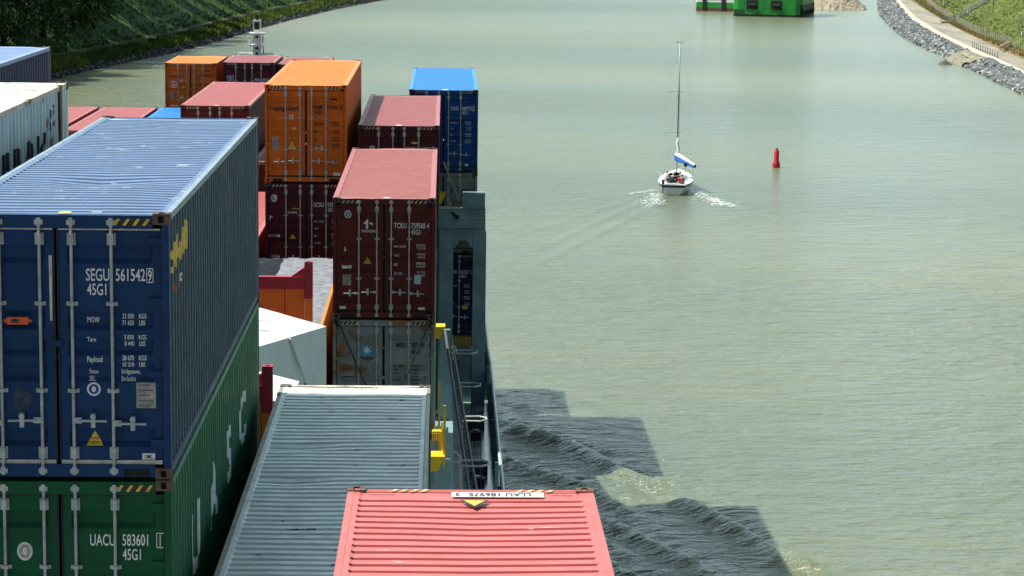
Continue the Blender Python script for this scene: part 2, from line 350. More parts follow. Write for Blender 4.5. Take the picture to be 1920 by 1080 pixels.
def container(c, x, y, ztop, label, L=12.192, H=2.896, style='trap', cat='container', deco=(), side_deco=(), seal=False, inset=0, dots=False, tarp=None, marks=None, group=None, dx=None, name='shipping_container', roof=None):
    t = thing(name, label, cat, (x + HW, y, CZ + ztop - H), 0, group)
    link('frame', frame_mesh(c, L, H, inset, dots), t)
    walls = {}
    for s in (-1, 1):
        me, ys = side_mesh(c, L, H, s); walls[s] = link('side_wall', me, t)
    link('roof', roof_mesh(roof or c, L, H, style, tarp, marks), t)
    e = cached(('end', c, H), lambda: end_mesh(c, H))
    link('end_wall', e, t, (0, L - .07, 0))
    for sx in (-1, 1):
        for yy in (.081, L - .081):
            for z in (.059, H - .059): link('corner_casting', casting_mesh(c if yy < 1 else 'x'), t, (sx * (HW - .089), yy, z))
    P = door_profile(H); vc = [p[0] for p in P]
    for s in (-1, 1):
        d = link('door', door_mesh(c, H, s, seal), t)
        for bx in (.17, .595): 
            lb = link('locking_bar', bar_mesh(H), d, (s * bx, 0, 0))
        for bx in (.17, .595): link('handle', handle_mesh(s), d, (s * bx, 0, H - 2.28 * H / 2.896 + (.03 if bx < .3 else 0)))
        let = MB(); k = H / 2.896
        dm = lambda lift: (lambda u, v: (u, .052 + lerp_prof(P, v) * (1 if .155 < abs(u) < 1.0 else 0) - lift, v))
        for it in deco:
            kind = it[0]
            if (it[1] if kind != 't' else it[2]) * s < 0: continue
            if kind == 't':
                _, st, xx, dd, h, al, m = it[:7]; put_text(let, st, m, xx, H - dd * k, h * k, it[7] if len(it) > 7 else .62, dm(.0085), al, vcuts=vc, bold=.024 if m in (DKT, BLUET) else .010)
            elif kind == 'box':                          # thin outlined check-digit box
                _, xc, dd, w_, h_, m = it; z = H - dd * k
                for (a, b_, e_, f_) in ((-1, 1, -1, -.86), (-1, 1, .86, 1), (-1, -.82, -1, 1), (.82, 1, -1, 1)):
                    put_flat(let, *fan([(xc + a * w_ / 2, z + e_ * h_ / 2), (xc + b_ * w_ / 2, z + e_ * h_ / 2), (xc + b_ * w_ / 2, z + f_ * h_ / 2), (xc + a * w_ / 2, z + f_ * h_ / 2)]), m, dm(.0025), vcuts=vc)
            else:
                pm = MB()
                if kind == 'rect':
                    _, xx, x2, d0, d1, m = it[:6]; nm = it[6] if len(it) > 6 else 'data_plate'
                    put_flat(pm, *fan([(xx, H - d1 * k), (x2, H - d1 * k), (x2, H - d0 * k), (xx, H - d0 * k)]), m, dm(.004), vcuts=vc)
                    if m in (PLATE, STK) and abs(x2 - xx) > .1 and nm == 'data_plate':
                        n_ = 5
                        for i in range(n_):
                            zz = H - (d0 + (d1 - d0) * (i + .5) / n_) * k; a = xx + (x2 - xx) * .12; b2 = xx + (x2 - xx) * (.88 if i % 2 else .7)
                            put_flat(pm, *fan([(a, zz - .008), (b2, zz - .008), (b2, zz + .008), (a, zz + .008)]), mat('print_grey', (.12, .12, .13), .5), dm(.006), vcuts=vc)
                elif kind == 'tri':
                    _, xx, d0, d1, hw = it[:5]; nm = 'warning_sign'; z0, z1 = H - d1 * k, H - d0 * k
                    put_flat(pm, *fan([(xx - hw, z0), (xx + hw, z0), (xx, z1)]), BLK, dm(.004), vcuts=vc); q = .84
                    zc = z0 + (z1 - z0) * .34
                    put_flat(pm, *fan([(xx + (px - xx) * q, zc + (pz - zc) * q) for px, pz in ((xx - hw, z0), (xx + hw, z0), (xx, z1))]), YEL, dm(.006), vcuts=vc)
                    put_text(pm, 'SUPER', BLK, xx, z0 + (z1 - z0) * .38, .024, .8, dm(.008), 'c', vcuts=vc); put_text(pm, 'HEAVY', BLK, xx, z0 + (z1 - z0) * .17, .024, .8, dm(.008), 'c', vcuts=vc)
                elif kind == 'disc':
                    _, xx, dd, rx, rz, m, m2 = it; nm = 'emblem'; z = H - dd * k
                    put_flat(pm, *disc(xx, z, rx, rz), m, dm(.004), vcuts=vc); put_flat(pm, *disc(xx, z, rx * .74, rz * .74), m2, dm(.006), vcuts=vc); put_flat(pm, *disc(xx, z, rx * .30, rz * .42), m, dm(.008), vcuts=vc)
                elif kind == 'poly':
                    _, xx, polys, nm = it
                    for j, (m, pts) in enumerate(polys): put_flat(pm, *fan([(px, H - pd * k) for px, pd in pts]), m, dm(.004 + .002 * j), vcuts=vc)
                elif kind == 'tag':
                    nm = 'tracker'; _, xx, x2, d0, d1, m = it; z0, z1 = H - d1 * k, H - d0 * k; pm.box(xx, x2, .02, .05, z0, z1, m); pm.box(xx + .05, x2 - .1, .016, .0195, z0 + .02, z1 - .02, BLK); pm.box(xx - .03, x2 + .03, .03, .05, z0 + .025, z1 - .025, m)
                pm.build(nm, d)
        if let.f: let.build('lettering', d)
    for it in side_deco:
        kind, s = it[0], it[1]; ys = side_mesh(c, L, H, s)[1]; uc = [q[0] for q in ys]; lm = MB()
        mp = lambda lift: (lambda u, v: (s * (HW - .014 - lerp_prof(ys, u) + lift), u, v))
        if kind == 'polys':
            for m, pts in it[2]: put_flat(lm, *fan(pts), m, mp(.004), ucuts=uc)
        else:
            for (st, u, v, h, sx, m) in it[2]: put_text(lm, st, m, u, v, h, sx, mp(.004), 'l', ucuts=uc, bold=.03)
        lm.build('lettering', walls[s])
    return t
def end_mesh(c, H):
    b = MB(); n = 18
    xs = [-HW + .085 + i * (2 * HW - .17) / n for i in range(n + 1)]
    b.grid([[(x, -.03 if (i // 1) % 2 else 0, z) for i, x in enumerate(xs)] for z in (.155, H - .165)], paint(c), flip=True)
    return b.mesh('end_wall')

def std(pre, num, chk, m, typ='45G1', rows=('MAX. GROSS', 'TARE', 'NET', 'CU. CAP.'), vals=(('32 500 KGS', '71 650 LBS'), ('3 700 KGS', '8 160 LBS'), ('28 800 KGS', '63 490 LBS'), ('76.4 CU.M', '2 700 CU.FT')), tx=.64, box=True, d0=.72):
    o = [('t', pre, .53, d0, .125, 'r', m), ('t', num, .64, d0, .125, 'l', m), ('t', chk, 1.04, d0, .115, 'c', m), ('t', typ, tx, d0 + .15, .115, 'l', m)]
    if box: o.append(('box', 1.04, d0 - .06, .10, .17, m))
    for i, (r, v) in enumerate(zip(rows, vals)):
        d = 1.16 + i * .215; o.append(('t', r, .24, d + .03, .055, 'l', m))
        o.append(('t', v[0], .98, d - .005, .05, 'r', m)); o.append(('t', v[1], .98, d + .07, .05, 'r', m))
    return o
# nearest blue box
SEGU = [('t', 'SEGU', .32, .73, .128, 'l', WHT, .57), ('t', '561542', .637, .73, .128, 'l', WHT, .57), ('t', '9', 1.0, .73, .115, 'c', WHT, .57), ('box', 1.0, .672, .075, .16, WHT), ('t', '45G1', .33, .885, .12, 'l', WHT, .57),
        ('t', 'MGW', .32, 1.19, .058, 'l', WHT), ('t', 'Tare', .32, 1.40, .055, 'l', WHT), ('t', 'Payload', .32, 1.615, .06, 'l', WHT), ('t', 'Seaco', .335, 1.75, .048, 'l', WHT, .60), ('t', 'SRL.', .335, 1.825, .048, 'l', WHT, .60),
        ('t', 'Bridgetown,', .68, 1.75, .048, 'l', WHT, .60), ('t', 'Barbados', .68, 1.825, .048, 'l', WHT, .60),
        ('disc', .385, 1.915, .075, .075, WHT, NAVYB), ('rect', .84, 1.05, 1.84, 2.12, PLATE), ('tri', .385, 2.36, 2.55, .11), ('rect', .895, 1.035, 2.62, 2.69, STK, 'maker_plate'), ('t', 'CIMC', .965, 2.675, .036, 'c', BLUET),
        ('tag', -.53, -.30, 1.13, 1.21, ORG), ('poly', -.36, [(mat('faded_sticker', (.03, .05, .075), .8, var=.4, vscale=14), [(-.50, 2.0), (-.42, 1.88), (-.24, 2.02), (-.42, 2.22)])], 'sticker_mark'),
        ('poly', -.09, [(TAPE, [(-.075, .46), (-.04, .46), (-.045, 1.17), (-.07, 1.17)])], 'torn_tape')]
for i, (a, b) in enumerate((('32 500', '71 650'), ('3 830', '8 440'), ('28 670', '63 210'))):
    d = 1.145 + i * .225
    for v, dd in ((a, d), (b, d + .075)): SEGU += [('t', v, .82, dd, .052, 'r', WHT, .60), ('t', 'KGS' if dd == d else 'LBS', .875, dd, .052, 'l', WHT, .60)]
UACU = [('t', 'UACU', .32, .74, .125, 'l', WHT, .55), ('t', '583601', .67, .74, .125, 'l', WHT, .55), ('t', '1', 1.08, .74, .12, 'c', WHT, .55), ('box', 1.08, .682, .085, .17, WHT), ('t', '45G1', .67, .90, .12, 'l', WHT, .55), ('disc', -.39, .81, .085, .105, STK, PLATE)]
HAPAG = lambda n, c, t: [('t', 'Hapag-Lloyd', -1.06, .76, .125, 'l', BLUET, .92)] + std('NAMU' if t == '45G1' else 'HLXU', n, c, DKT, t, tx=.25, box=True) + [('rect', -1.0, -.8, 1.55, 1.95, PLATE), ('tri', -.42, 1.62, 1.95, .18), ('rect', -.50, -.38, .88, 1.02, STK), ('rect', .28, .5, 1.80, 1.92, STK), ('rect', .8, 1.02, 2.60, 2.70, STK, 'maker_plate'), ('rect', .72, .92, .40, .46, DKT, 'maker_plate'), ('rect', -.40, -.30, 1.26, 1.34, YEL, 'sticker_mark')]
TRITON = std('TCKU', '759568', '4', WHT, box=False) + [('disc', -.86, .40, .085, .10, STK, mat('emblem_teal', (.08, .2, .25), .5)), ('t', 'TRITON', -.375, .83, .062, 'c', WHT, 1.05),
    ('poly', -.38, [(WHT, [(-.50, .62), (-.38, .50), (-.38, .74), (-.43, .74), (-.43, .62)]), (WHT, [(-.36, .60), (-.30, .58), (-.27, .62), (-.28, .66), (-.32, .63)])], 'emblem'),
    ('tri', -.395, 1.40, 1.58, .11), ('rect', -1.0, -.77, 1.62, 1.70, STK), ('rect', -.98, -.78, 1.84, 2.10, PLATE), ('rect', .72, .88, 1.86, 2.06, mat('sticker_pale_blue', (.4, .52, .58), .5)), ('rect', -1.05, -.90, 2.60, 2.67, STK, 'maker_plate'), ('rect', .82, .98, 2.62, 2.68, STK, 'maker_plate'), ('poly', -.93, [(WHT, [(-.94, 1.18), (-.915, 1.18), (-.90, 1.28), (-.94, 1.28)])], 'sticker_mark')]
GCXU = std('GCXU', '593', '', WHT, box=False) + [('disc', -.95, .47, .095, .115, STK, PLATE), ('tri', -.40, 1.52, 1.70, .12), ('t', 'GLOBAL', -.40, .92, .06, 'c', WHT, .95), ('poly', -.4, [(YEL, [(-.46, .80), (-.34, .755), (-.22, .78), (-.21, .83), (-.25, .80), (-.34, .785)])], 'emblem'),
    ('t', 'F', -1.08, 1.12, .19, 'l', WHT, .8), ('rect', -1.12, -.78, 1.56, 1.64, STK), ('rect', -1.05, -.82, 2.16, 2.42, mat('faded_plate', (.16, .12, .11), .6))]
star = []
for i in range(14): a = math.pi / 2 + i * math.pi / 7; r = .115 if i % 2 == 0 else .042; star.append((-.40 + r * math.cos(a), .76 - r * math.sin(a)))
MSKGREY = [('poly', -.40, [(SKYB, [(-.53, .64), (-.27, .64), (-.27, .88), (-.53, .88)])] + [(WHT, [(-.40, .76), star[(i - 1) % 14], star[i], star[(i + 1) % 14]]) for i in range(0, 14, 2)], 'emblem'), ('t', 'MAERSK', -.40, .985, .06, 'c', DKT, 1.05), ('t', 'MRSU', .30, .685, .115, 'l', DKT, .58), ('t', '307', .665, .685, .115, 'l', DKT, .58), ('t', '190', .845, .685, .115, 'l', DKT, .58), ('t', '9', 1.07, .685, .115, 'l', DKT, .58), ('t', '45G1', .66, .845, .115, 'l', DKT, .58),
    ('t', 'maerskline.com', -1.0, 1.43, .045, 'l', DKT)] + [('t', r, .25, 1.17 + .083 * i, .045, 'l', DKT) for i, r in enumerate(('MAX. GROSS', 'TARE', 'NET WT', '', 'CU. CAP.')) if r] + [('t', r, .66, 1.17 + .083 * i, .045, 'l', DKT) for i, r in enumerate(('32 500 KGS', '71 650 LBS', '3 830 KGS', '8 440 LBS', '28 670 KGS', '76.4 CU.M')) if r]
# ------------------------------------------------------------------ the setting: water, banks
def lerp(xs, ys, x):
    if x <= xs[0]: return ys[0] + (ys[1] - ys[0]) * (x - xs[0]) / (xs[1] - xs[0])
    for i in range(len(xs) - 1):
        if x <= xs[i + 1]: return ys[i] + (ys[i + 1] - ys[i]) * (x - xs[i]) / (xs[i + 1] - xs[i])
    return ys[-1] + (ys[-1] - ys[-2]) * (x - xs[-1]) / (xs[-1] - xs[-2])
def water_material():
    m = bpy.data.materials.new('canal_water'); m.use_nodes = True; n = m.node_tree; L = n.links
    p = n.nodes['Principled BSDF']; p.inputs['IOR'].default_value = 1.33; p.inputs['Specular IOR Level'].default_value = .5
    tc = n.nodes.new('ShaderNodeTexCoord')
    def nz(scale, detail, st, rg=.55, rot=0):
        mp = n.nodes.new('ShaderNodeMapping'); mp.inputs['Scale'].default_value = st; mp.inputs['Rotation'].default_value = (0, 0, rot); L.new(tc.outputs['Object'], mp.inputs[0])
        t = n.nodes.new('ShaderNodeTexNoise'); t.inputs['Scale'].default_value = scale; t.inputs['Detail'].default_value = detail; t.inputs['Roughness'].default_value = rg
        L.new(mp.outputs[0], t.inputs['Vector']); return t.outputs['Fac']
    def rng(s, a, b, c, d):
        r = n.nodes.new('ShaderNodeMapRange'); r.interpolation_type = 'SMOOTHSTEP'
        for i, v in enumerate((a, b, c, d)): r.inputs[i + 1].default_value = v
        L.new(s, r.inputs[0]); return r.outputs[0]
    def math_(op, a, b):
        x = n.nodes.new('ShaderNodeMath'); x.operation = op
        for i, v in enumerate((a, b)):
            if isinstance(v, (int, float)): x.inputs[i].default_value = v
            else: L.new(v, x.inputs[i])
        return x.outputs[0]
    def mix(f, a, b):
        x = n.nodes.new('ShaderNodeMix'); x.data_type = 'RGBA'; L.new(f, x.inputs[0])
        for s, v in ((6, a), (7, b)):
            if isinstance(v, tuple): x.inputs[s].default_value = (*v, 1)
            else: L.new(v, x.inputs[s])
        return x.outputs[2]
    silt = rng(nz(.011, 4, (.45, 1.0, 1), .5, .2), .40, .62, 0, 1)
    col = mix(silt, (.122, .154, .104), (.172, .182, .090))
    col = mix(rng(nz(.5, 5, (.5, 1.4, 1), .6), .35, .65, 0, .45), col, (.100, .122, .084))
    L.new(col, p.inputs['Base Color'])
    calm = rng(nz(.010, 3, (.45, 1.3, 1), .5, .2), .42, .62, .55, 1.0)     # wind ruffles some patches more than others
    p.inputs['Roughness'].default_value = .19
    h1 = nz(1.0, 4, (.5, 1.15, 1), .62, .22); h2 = nz(.36, 3, (.6, 1.0, 1), .5, .3); h3 = nz(2.6, 4, (.7, 1., 1), .6, -.2)
    hh = math_('ADD', math_('ADD', math_('MULTIPLY', h1, 1.3), math_('MULTIPLY', h2, 1.3)), math_('MULTIPLY', h3, .32))
    hh = math_('MULTIPLY', hh, calm)
    sp = n.nodes.new('ShaderNodeSeparateXYZ'); L.new(tc.outputs['Object'], sp.inputs[0])
    for (x0, y0, x1, y1, amp, wd) in ((19.2, 206.5, 3.6, 161, .16, .55), (19.6, 203, 4.6, 157, .13, .5), (18.4, 207, 1.0, 167, .10, .5), (22.4, 207, 31, 178, .10, .6)):   # the yacht's long, faint wake
        ln = math.hypot(x1 - x0, y1 - y0); dx, dy = (x1 - x0) / ln, (y1 - y0) / ln
        def dot_(ax, ay, c): return math_('ADD', math_('ADD', math_('MULTIPLY', sp.outputs[0], ax), math_('MULTIPLY', sp.outputs[1], ay)), c)
        sd = math_('DIVIDE', dot_(-dy, dx, dy * x0 - dx * y0), wd); tt = dot_(dx, dy, -dx * x0 - dy * y0)
        g_ = math_('POWER', 2.718, math_('MULTIPLY', math_('MULTIPLY', sd, sd), -1.0)); mk = math_('MULTIPLY', rng(tt, 0, 3, 0, 1), rng(tt, ln * .5, ln * 1.25, 1, 0))
        hh = math_('ADD', hh, math_('MULTIPLY', math_('MULTIPLY', g_, mk), amp / .66))
    p.inputs['Subsurface Weight'].default_value = .6; p.inputs['Subsurface Radius'].default_value = (.8, 1.0, .7); p.inputs['Subsurface Scale'].default_value = 2.4
    b = n.nodes.new('ShaderNodeBump'); b.inputs['Strength'].default_value = 1.0; b.inputs['Distance'].default_value = .66
    L.new(hh, b.inputs['Height']); L.new(b.outputs[0], p.inputs['Normal'])
    return m
def wave(x, y):
    if not (1.5 < x < 40 and 70 < y < 140): return 0.
    f = min(1, (x - 1.5) / 1.) * min(1, (40 - x) / 8) * min(1, (y - 70) / 8) * min(1, (140 - y) / 12)
    h = 0
    for (x0, y0, x1, y1, a, wd) in ((1.0, 113.5, 11.2, 94.5, .40, .50), (9.4, 95.6, 15.2, 82.5, .46, .50), (1.0, 106, 8.5, 92.5, .34, .4), (1.5, 98, 8, 86, .30, .4), (6, 93, 12, 80, .30, .4), (3, 110, 10, 99, .2, .35), (4, 90, 10, 79, .28, .4), (1.5, 120, 6, 111.5, .14, .5)):
        dx, dy = x1 - x0, y1 - y0; ln = math.hypot(dx, dy); t = ((x - x0) * dx + (y - y0) * dy) / ln; s = ((x - x0) * -dy + (y - y0) * dx) / ln
        s += .5 * noise.noise((t * .22, x0, 1.3)); e = min(1, max(0, (t + 1) / 2.5)) * min(1, max(0, (ln - t) / 3.5))
        h += a * e * (math.exp(-(s / wd) ** 2) - .42 * math.exp(-((s - 1.5 * wd) / (1.1 * wd)) ** 2)) * (1 + .35 * noise.noise((t * .5, x0, 0)))
    in_ = 1 / (1 + math.exp((x - 15 + (y - 85) * .28) / 1.2))
    h += (.05 * noise.noise((x * .5 + y * .15, y * .42, 0)) + .05 * noise.noise((x * .9 + y * .3, y * 1.0, 4)) + .035 * noise.noise((x * 1.7 + y * .5, y * 2.0, 9))) * (.15 + .85 * in_)
    return h * f
def build_water():
    xs = [-500, -300, -200, -140, -100, -80, -60, -40, -25] + [-10 + i * 4 for i in range(3)] + [1.5 + .22 * i for i in range(72)] + [17.5 + .6 * i for i in range(24)] + [34, 40, 50, 65, 80, 100, 130, 170, 230, 320, 500, 800]
    ys = [-300, -100, 0, 40, 60] + [70 + .22 * i for i in range(225)] + [119.6 + .6 * i for i in range(34)] + [141, 150, 165, 185, 210, 240, 280, 330, 400, 480, 580, 700, 850, 1000, 1300, 1800, 2600]
    b = MB(); b.grid([[(x, y, wave(x, y)) for x in xs] for y in ys], WATER)
    return tag(b.build('water', smooth=True), kind='structure')
WATER = water_material(); build_water()

# left bank (port side): foreshore, verge, path, wooded slope
LW = [(-75, 60), (-69, 160), (-63.5, 250), (-57.5, 325), (-54, 358), (-50, 384), (-46.3, 408), (-42.8, 440), (-39.4, 486), (-35.0, 536), (-26.5, 609), (-17.2, 669), (-5.7, 727), (12, 800), (40, 900), (80, 1020), (140, 1180), (220, 1400)]
LX = [p[0] for p in LW]; LY = [p[1] for p in LW]
def lx(y): return lerp(LY, LX, y)
GRASS_D = mat('bank_grass', (.045, .098, .028), .9, var=.45, vscale=.25, spec=.1, streak=.5, streak_rgb=(.045, .062, .018), bump=.8, bscale=1.2)
VERGE = mat('verge_grass', (.085, .125, .028), .9, var=.5, vscale=.3, spec=.1, streak=.4, streak_rgb=(.10, .13, .03), bump=.8, bscale=1.5)
PATHM = mat('path_gravel', (.065, .065, .042), .9, var=.35, vscale=.6, spec=.1)
STONE_D = mat('foreshore_stone', (.022, .026, .026), .8, var=.6, vscale=2.)
def left_z(d, y):
    P = ((-3, -1.2), (0, -.05), (.8, .5), (1.5, 1.0), (4.5, 1.6), (5.5, 1.6), (8.6, 1.65), (10, 2.1), (14, 4.7), (20, 8.6), (30, 15), (60, 29), (110, 36), (260, 37))
    z = lerp([p[0] for p in P], [p[1] for p in P], d)
    return z + (.16 * noise.noise((d * .35, y * .12, 2)) * min(1, max(0, d / 3)) if not 5.2 < d < 8.9 else 0) + (1.3 * noise.noise((d * .06, y * .03, 5)) if d > 12 else 0)
def left_strip(name, ds, m, y0=60, y1=1400):
    b = MB(); ys = []
    y = y0
    while y < y1: ys.append(y); y += 2.5 if 300 < y < 720 else 14
    b.grid([[(lx(y) - d, y, left_z(d, y)) for d in ds] for y in ys], m, flip=True)
    return tag(b.build(name, smooth=True), kind='structure')
left_strip('foreshore', (-3, 0, .4, .8, 1.5), STONE_D)
left_strip('verge', (1.5, 2.2, 3, 3.8, 4.5, 5.3), VERGE)
left_strip('towpath', (5.3, 6, 7, 8, 8.8), PATHM)
left_strip('hillside', (8.8, 10, 12, 14, 16, 19, 22, 26, 30, 36, 44, 52, 60, 75, 90, 110, 160, 260), GRASS_D)

def rock_mesh(b, c, r, m, rnd):
    k = b.mi(m); o = len(b.v)
    ico = ((0, 0, 1), (.894, 0, .447), (.276, .851, .447), (-.724, .526, .447), (-.724, -.526, .447), (.276, -.851, .447), (.724, .526, -.447), (-.276, .851, -.447), (-.894, 0, -.447), (-.276, -.851, -.447), (.724, -.526, -.447), (0, 0, -1))
    fs = ((0, 1, 2), (0, 2, 3), (0, 3, 4), (0, 4, 5), (0, 5, 1), (1, 6, 2), (2, 7, 3), (3, 8, 4), (4, 9, 5), (5, 10, 1), (6, 7, 2), (7, 8, 3), (8, 9, 4), (9, 10, 5), (10, 6, 1), (11, 7, 6), (11, 8, 7), (11, 9, 8), (11, 10, 9), (11, 6, 10))
    sx, sy, sz = rnd.uniform(.7, 1.3), rnd.uniform(.7, 1.3), rnd.uniform(.5, .9); a = rnd.random() * 6.28; ca, sa = math.cos(a), math.sin(a); tl = rnd.uniform(-.5, .5)
    for p in ico:
        q = rnd.uniform(.75, 1.15) * r; x, y, z = p[0] * sx * q, p[1] * sy * q, p[2] * sz * q; z += x * tl
        b.v.append((c[0] + x * ca - y * sa, c[1] + x * sa + y * ca, c[2] + z))
    for f in fs: b.f.append(tuple(o + i for i in f)); b.m.append(k)
rnd = random.Random(3); b = MB()
for i in range(2600):
    y = 318 + 430 * rnd.random() ** 1.3; d = rnd.uniform(-.3, 1.2); rock_mesh(b, (lx(y) - d, y, left_z(d, y) + .0), rnd.uniform(.15, .38), STONE_D if rnd.random() < .93 else mat('pale_stone', (.22, .22, .19), .8, var=.3), rnd)
tag(b.build('foreshore_stones'), 'dark stones along the foot of the wooded left bank', 'stones', kind='stuff')

def blade_tuft(b, c, h, spread, mats, rnd, n=6):
    m = rnd.choice(mats); k = b.mi(m)
    for i in range(n):
        a = rnd.random() * 6.28; l = rnd.uniform(.2, 1.) * spread; w_ = h * rnd.uniform(.07, .15); dx, dy = math.cos(a), math.sin(a)
        o = len(b.v); hh = h * rnd.uniform(.6, 1.1); x, y, z = c[0] + dx * l * .4, c[1] + dy * l * .4, c[2]
        b.v += [(x - dy * w_, y + dx * w_, z - .05), (x + dy * w_, y - dx * w_, z - .05), (x + dx * l + dy * w_ * .4, y + dy * l - dx * w_ * .4, z + hh * .8), (x + dx * l * 1.2, y + dy * l * 1.2, z + hh)]
        b.f.append((o, o + 1, o + 2, o + 3)); b.m.append(k)
GB = [mat('grass_blade_dark', (.030, .066, .015), .8, spec=.15), mat('grass_blade_mid', (.08, .135, .028), .8, spec=.15), mat('grass_blade_yellow', (.15, .19, .038), .8, spec=.15), mat('grass_blade_straw', (.22, .185, .085), .8, spec=.15)]
b = MB(); rnd = random.Random(5)
for i in range(9000):
    y = 320 + 420 * rnd.random() ** 1.2; d = rnd.uniform(1.0, 5.2); t = noise.noise((y * .075, d * .2, 1)) + .3 * rnd.random()
    blade_tuft(b, (lx(y) - d, y, left_z(d, y)), rnd.uniform(.35, .9) * (1.3 if t > .35 else 1), .35, GB[2:3] + GB[1:3] if t > .28 else GB[:2] + GB[1:2], rnd)
tag(b.build('verge_tall_grass'), 'tall tufted grass on the verge between towpath and water', 'grass', kind='stuff')
GSL = [mat('slope_blade', (.045, .098, .026), .85, spec=.1), mat('slope_blade_mid', (.062, .120, .030), .85, spec=.1)]
b = MB()
for i in range(7000):
    y = 330 + 400 * rnd.random() ** 1.2; d = 9 + 22 * rnd.random() ** 1.4; t = noise.noise((y * .05, d * .12, 6)) + .25 * rnd.random()
    blade_tuft(b, (lx(y) - d, y, left_z(d, y)), rnd.uniform(.3, .7), .4, GB[1:2] if t > .45 else GSL, rnd)
tag(b.build('slope_undergrowth'), 'dark green undergrowth covering the slope under the trees', 'undergrowth', kind='stuff')

# trees on the left slope
BARK = mat('bark', (.05, .04, .03), .9, var=.4)
LEAF = [mat('leaf_dark', (.022, .055, .014), .7, var=.25, spec=.25), mat('leaf_mid', (.042, .092, .024), .65, var=.25, spec=.25), mat('leaf_light', (.075, .13, .036), .6, var=.25, spec=.25)]
def tree_meshes(seed, h, wd):
    r = random.Random(seed); t = MB()
    t.tube([(0, 0, -.6), (.1, 0, h * .25), (-.15, .1, h * .55), (.1, 0, h * .85)], h * .022, BARK, 8, r1=h * .005)
    cl = []
    for i in range(9):
        a = i * 2.4 + r.random(); z0 = h * r.uniform(.18, .6); l = wd * r.uniform(.55, .95); e = (math.cos(a) * l, math.sin(a) * l, z0 + h * r.uniform(.06, .25))
        t.tube([(0, 0, z0), (e[0] * .5, e[1] * .5, z0 + (e[2] - z0) * .65), e], h * .009, BARK, 6, r1=h * .002); cl.append(e)
    for i in range(62):
        a = r.random() * 6.28; u = r.random(); z = h * (.03 + .95 * u); rad = wd * (math.sin(math.pi * (.20 + .76 * u)) ** .7) * math.sqrt(r.random()) * r.uniform(.75, 1.12); cl.append((rad * math.cos(a), rad * math.sin(a), z))
    c = MB()
    for ci, (x, y, z) in enumerate(cl):
        rr = h * r.uniform(.06, .105); sh = r.random(); ks = [c.mi(LEAF[0]), c.mi(LEAF[1]), c.mi(LEAF[2])]; pick = [ks[0], ks[1]] if sh < .45 else [ks[1], ks[1], ks[2]] if sh < .85 else [ks[2], ks[1]]
        for j in range(95):
            q = Vector((r.gauss(0, 1), r.gauss(0, 1), r.gauss(0, .75))).normalized() * rr * r.uniform(.45, 1.1); n_ = (q.normalized() + Vector((r.gauss(0, .6), r.gauss(0, .6), r.gauss(.3, .6)))).normalized()
            a = n_.orthogonal().normalized(); bb = n_.cross(a); s = r.uniform(.2, .40); p = Vector((x, y, z)) + q; an = r.random() * 6.28; A = a * math.cos(an) + bb * math.sin(an); B = n_.cross(A)
            o = len(c.v); c.v += [tuple(p - A * s * 1.3), tuple(p + B * s * .6), tuple(p + A * s * 1.3), tuple(p - B * s * .6)]; c.f.append((o, o + 1, o + 2, o + 3)); c.m.append(r.choice(pick))
    return t.mesh('trunk', True), c.mesh('crown')
TV = [tree_meshes(11 + i, (24, 27, 21, 18)[i], (6.4, 7.2, 6.6, 5.8)[i]) for i in range(4)]
rnd = random.Random(21); TREES = []
for y, d in ((300, 12), (312, 14), (322, 12.5), (331, 15), (340, 12), (350, 14), (359, 12.5), (369, 15), (379, 13), (389, 16.5), (399, 14.5), (410, 18), (421, 16), (433, 20), (446, 18), (460, 23), (475, 21), (492, 25), (510, 23), (530, 27), (552, 26), (578, 30), (608, 31), (640, 34), (334, 24), (352, 25), (372, 27), (394, 28), (416, 30), (440, 32), (468, 34), (284, 13)):
    TREES.append((y, d, rnd.randrange(4)))
for i, (y, d, v) in enumerate(TREES):
    t = thing('deciduous_tree', 'dark leafy tree in the wood covering the left bank', 'tree', (lx(y) - d, y, left_z(d, y)), rnd.random() * 6.28, 'trees on the left bank')
    sc = rnd.uniform(.88, 1.15); t.scale = (sc, sc, sc * rnd.uniform(.95, 1.1)); link('trunk', TV[v][0], t); link('crown', TV[v][1], t)
# slender pole at the path
t = thing('path_post', 'thin pale post standing beside the towpath on the left bank', 'post', (lx(473) - 9.2, 473, 1.7))
b = MB(); b.tube([(0, 0, -.2), (0, 0, 6.5)], .09, mat('post_wood', (.17, .16, .13), .8), 8); b.build('pole', t)
b = MB(); b.box(-.22, .22, -.09, -.05, 5.4, 5.9, STK); b.build('sign_plate', t)

# right bank: stones, kerb, service road, fence, grass slope
def pl(P): P = sorted(P, key=lambda q: q[1]); return [q[1] for q in P], [q[0] for q in P]
WL = pl([(76, 200), (79, 280), (80.3, 308.7), (81.3, 330.3), (83.1, 352.9), (84.7, 368.5), (85.9, 384), (86.8, 397), (88.0, 410), (89.1, 423), (90.4, 443), (93.9, 478.3), (97.9, 512.1), (104.4, 559.7), (110.9, 603.4), (119, 650.9), (130.8, 715.9), (151.5, 826), (190, 1000), (260, 1300)])
KO = pl([(79, 200), (82, 280), (83, 308.8), (86.2, 349.1), (88.5, 370.6), (90.3, 388.9), (91.6, 407.3), (93.5, 429.4), (97.3, 466.3), (102.4, 507.8), (106.4, 539.8), (116.4, 603.7), (128, 675.7), (141, 750), (195, 1000), (266, 1300)])
KI = pl([(80.5, 200), (83.4, 280), (84.4, 313.8), (88.0, 355.3), (90.2, 376.3), (91.9, 392), (93.9, 414.1), (96.2, 436.9), (100.4, 477.5), (105.4, 515.8), (110.4, 554.9), (119.7, 615), (129.5, 676.1), (142.7, 751), (197, 1000), (268, 1300)])
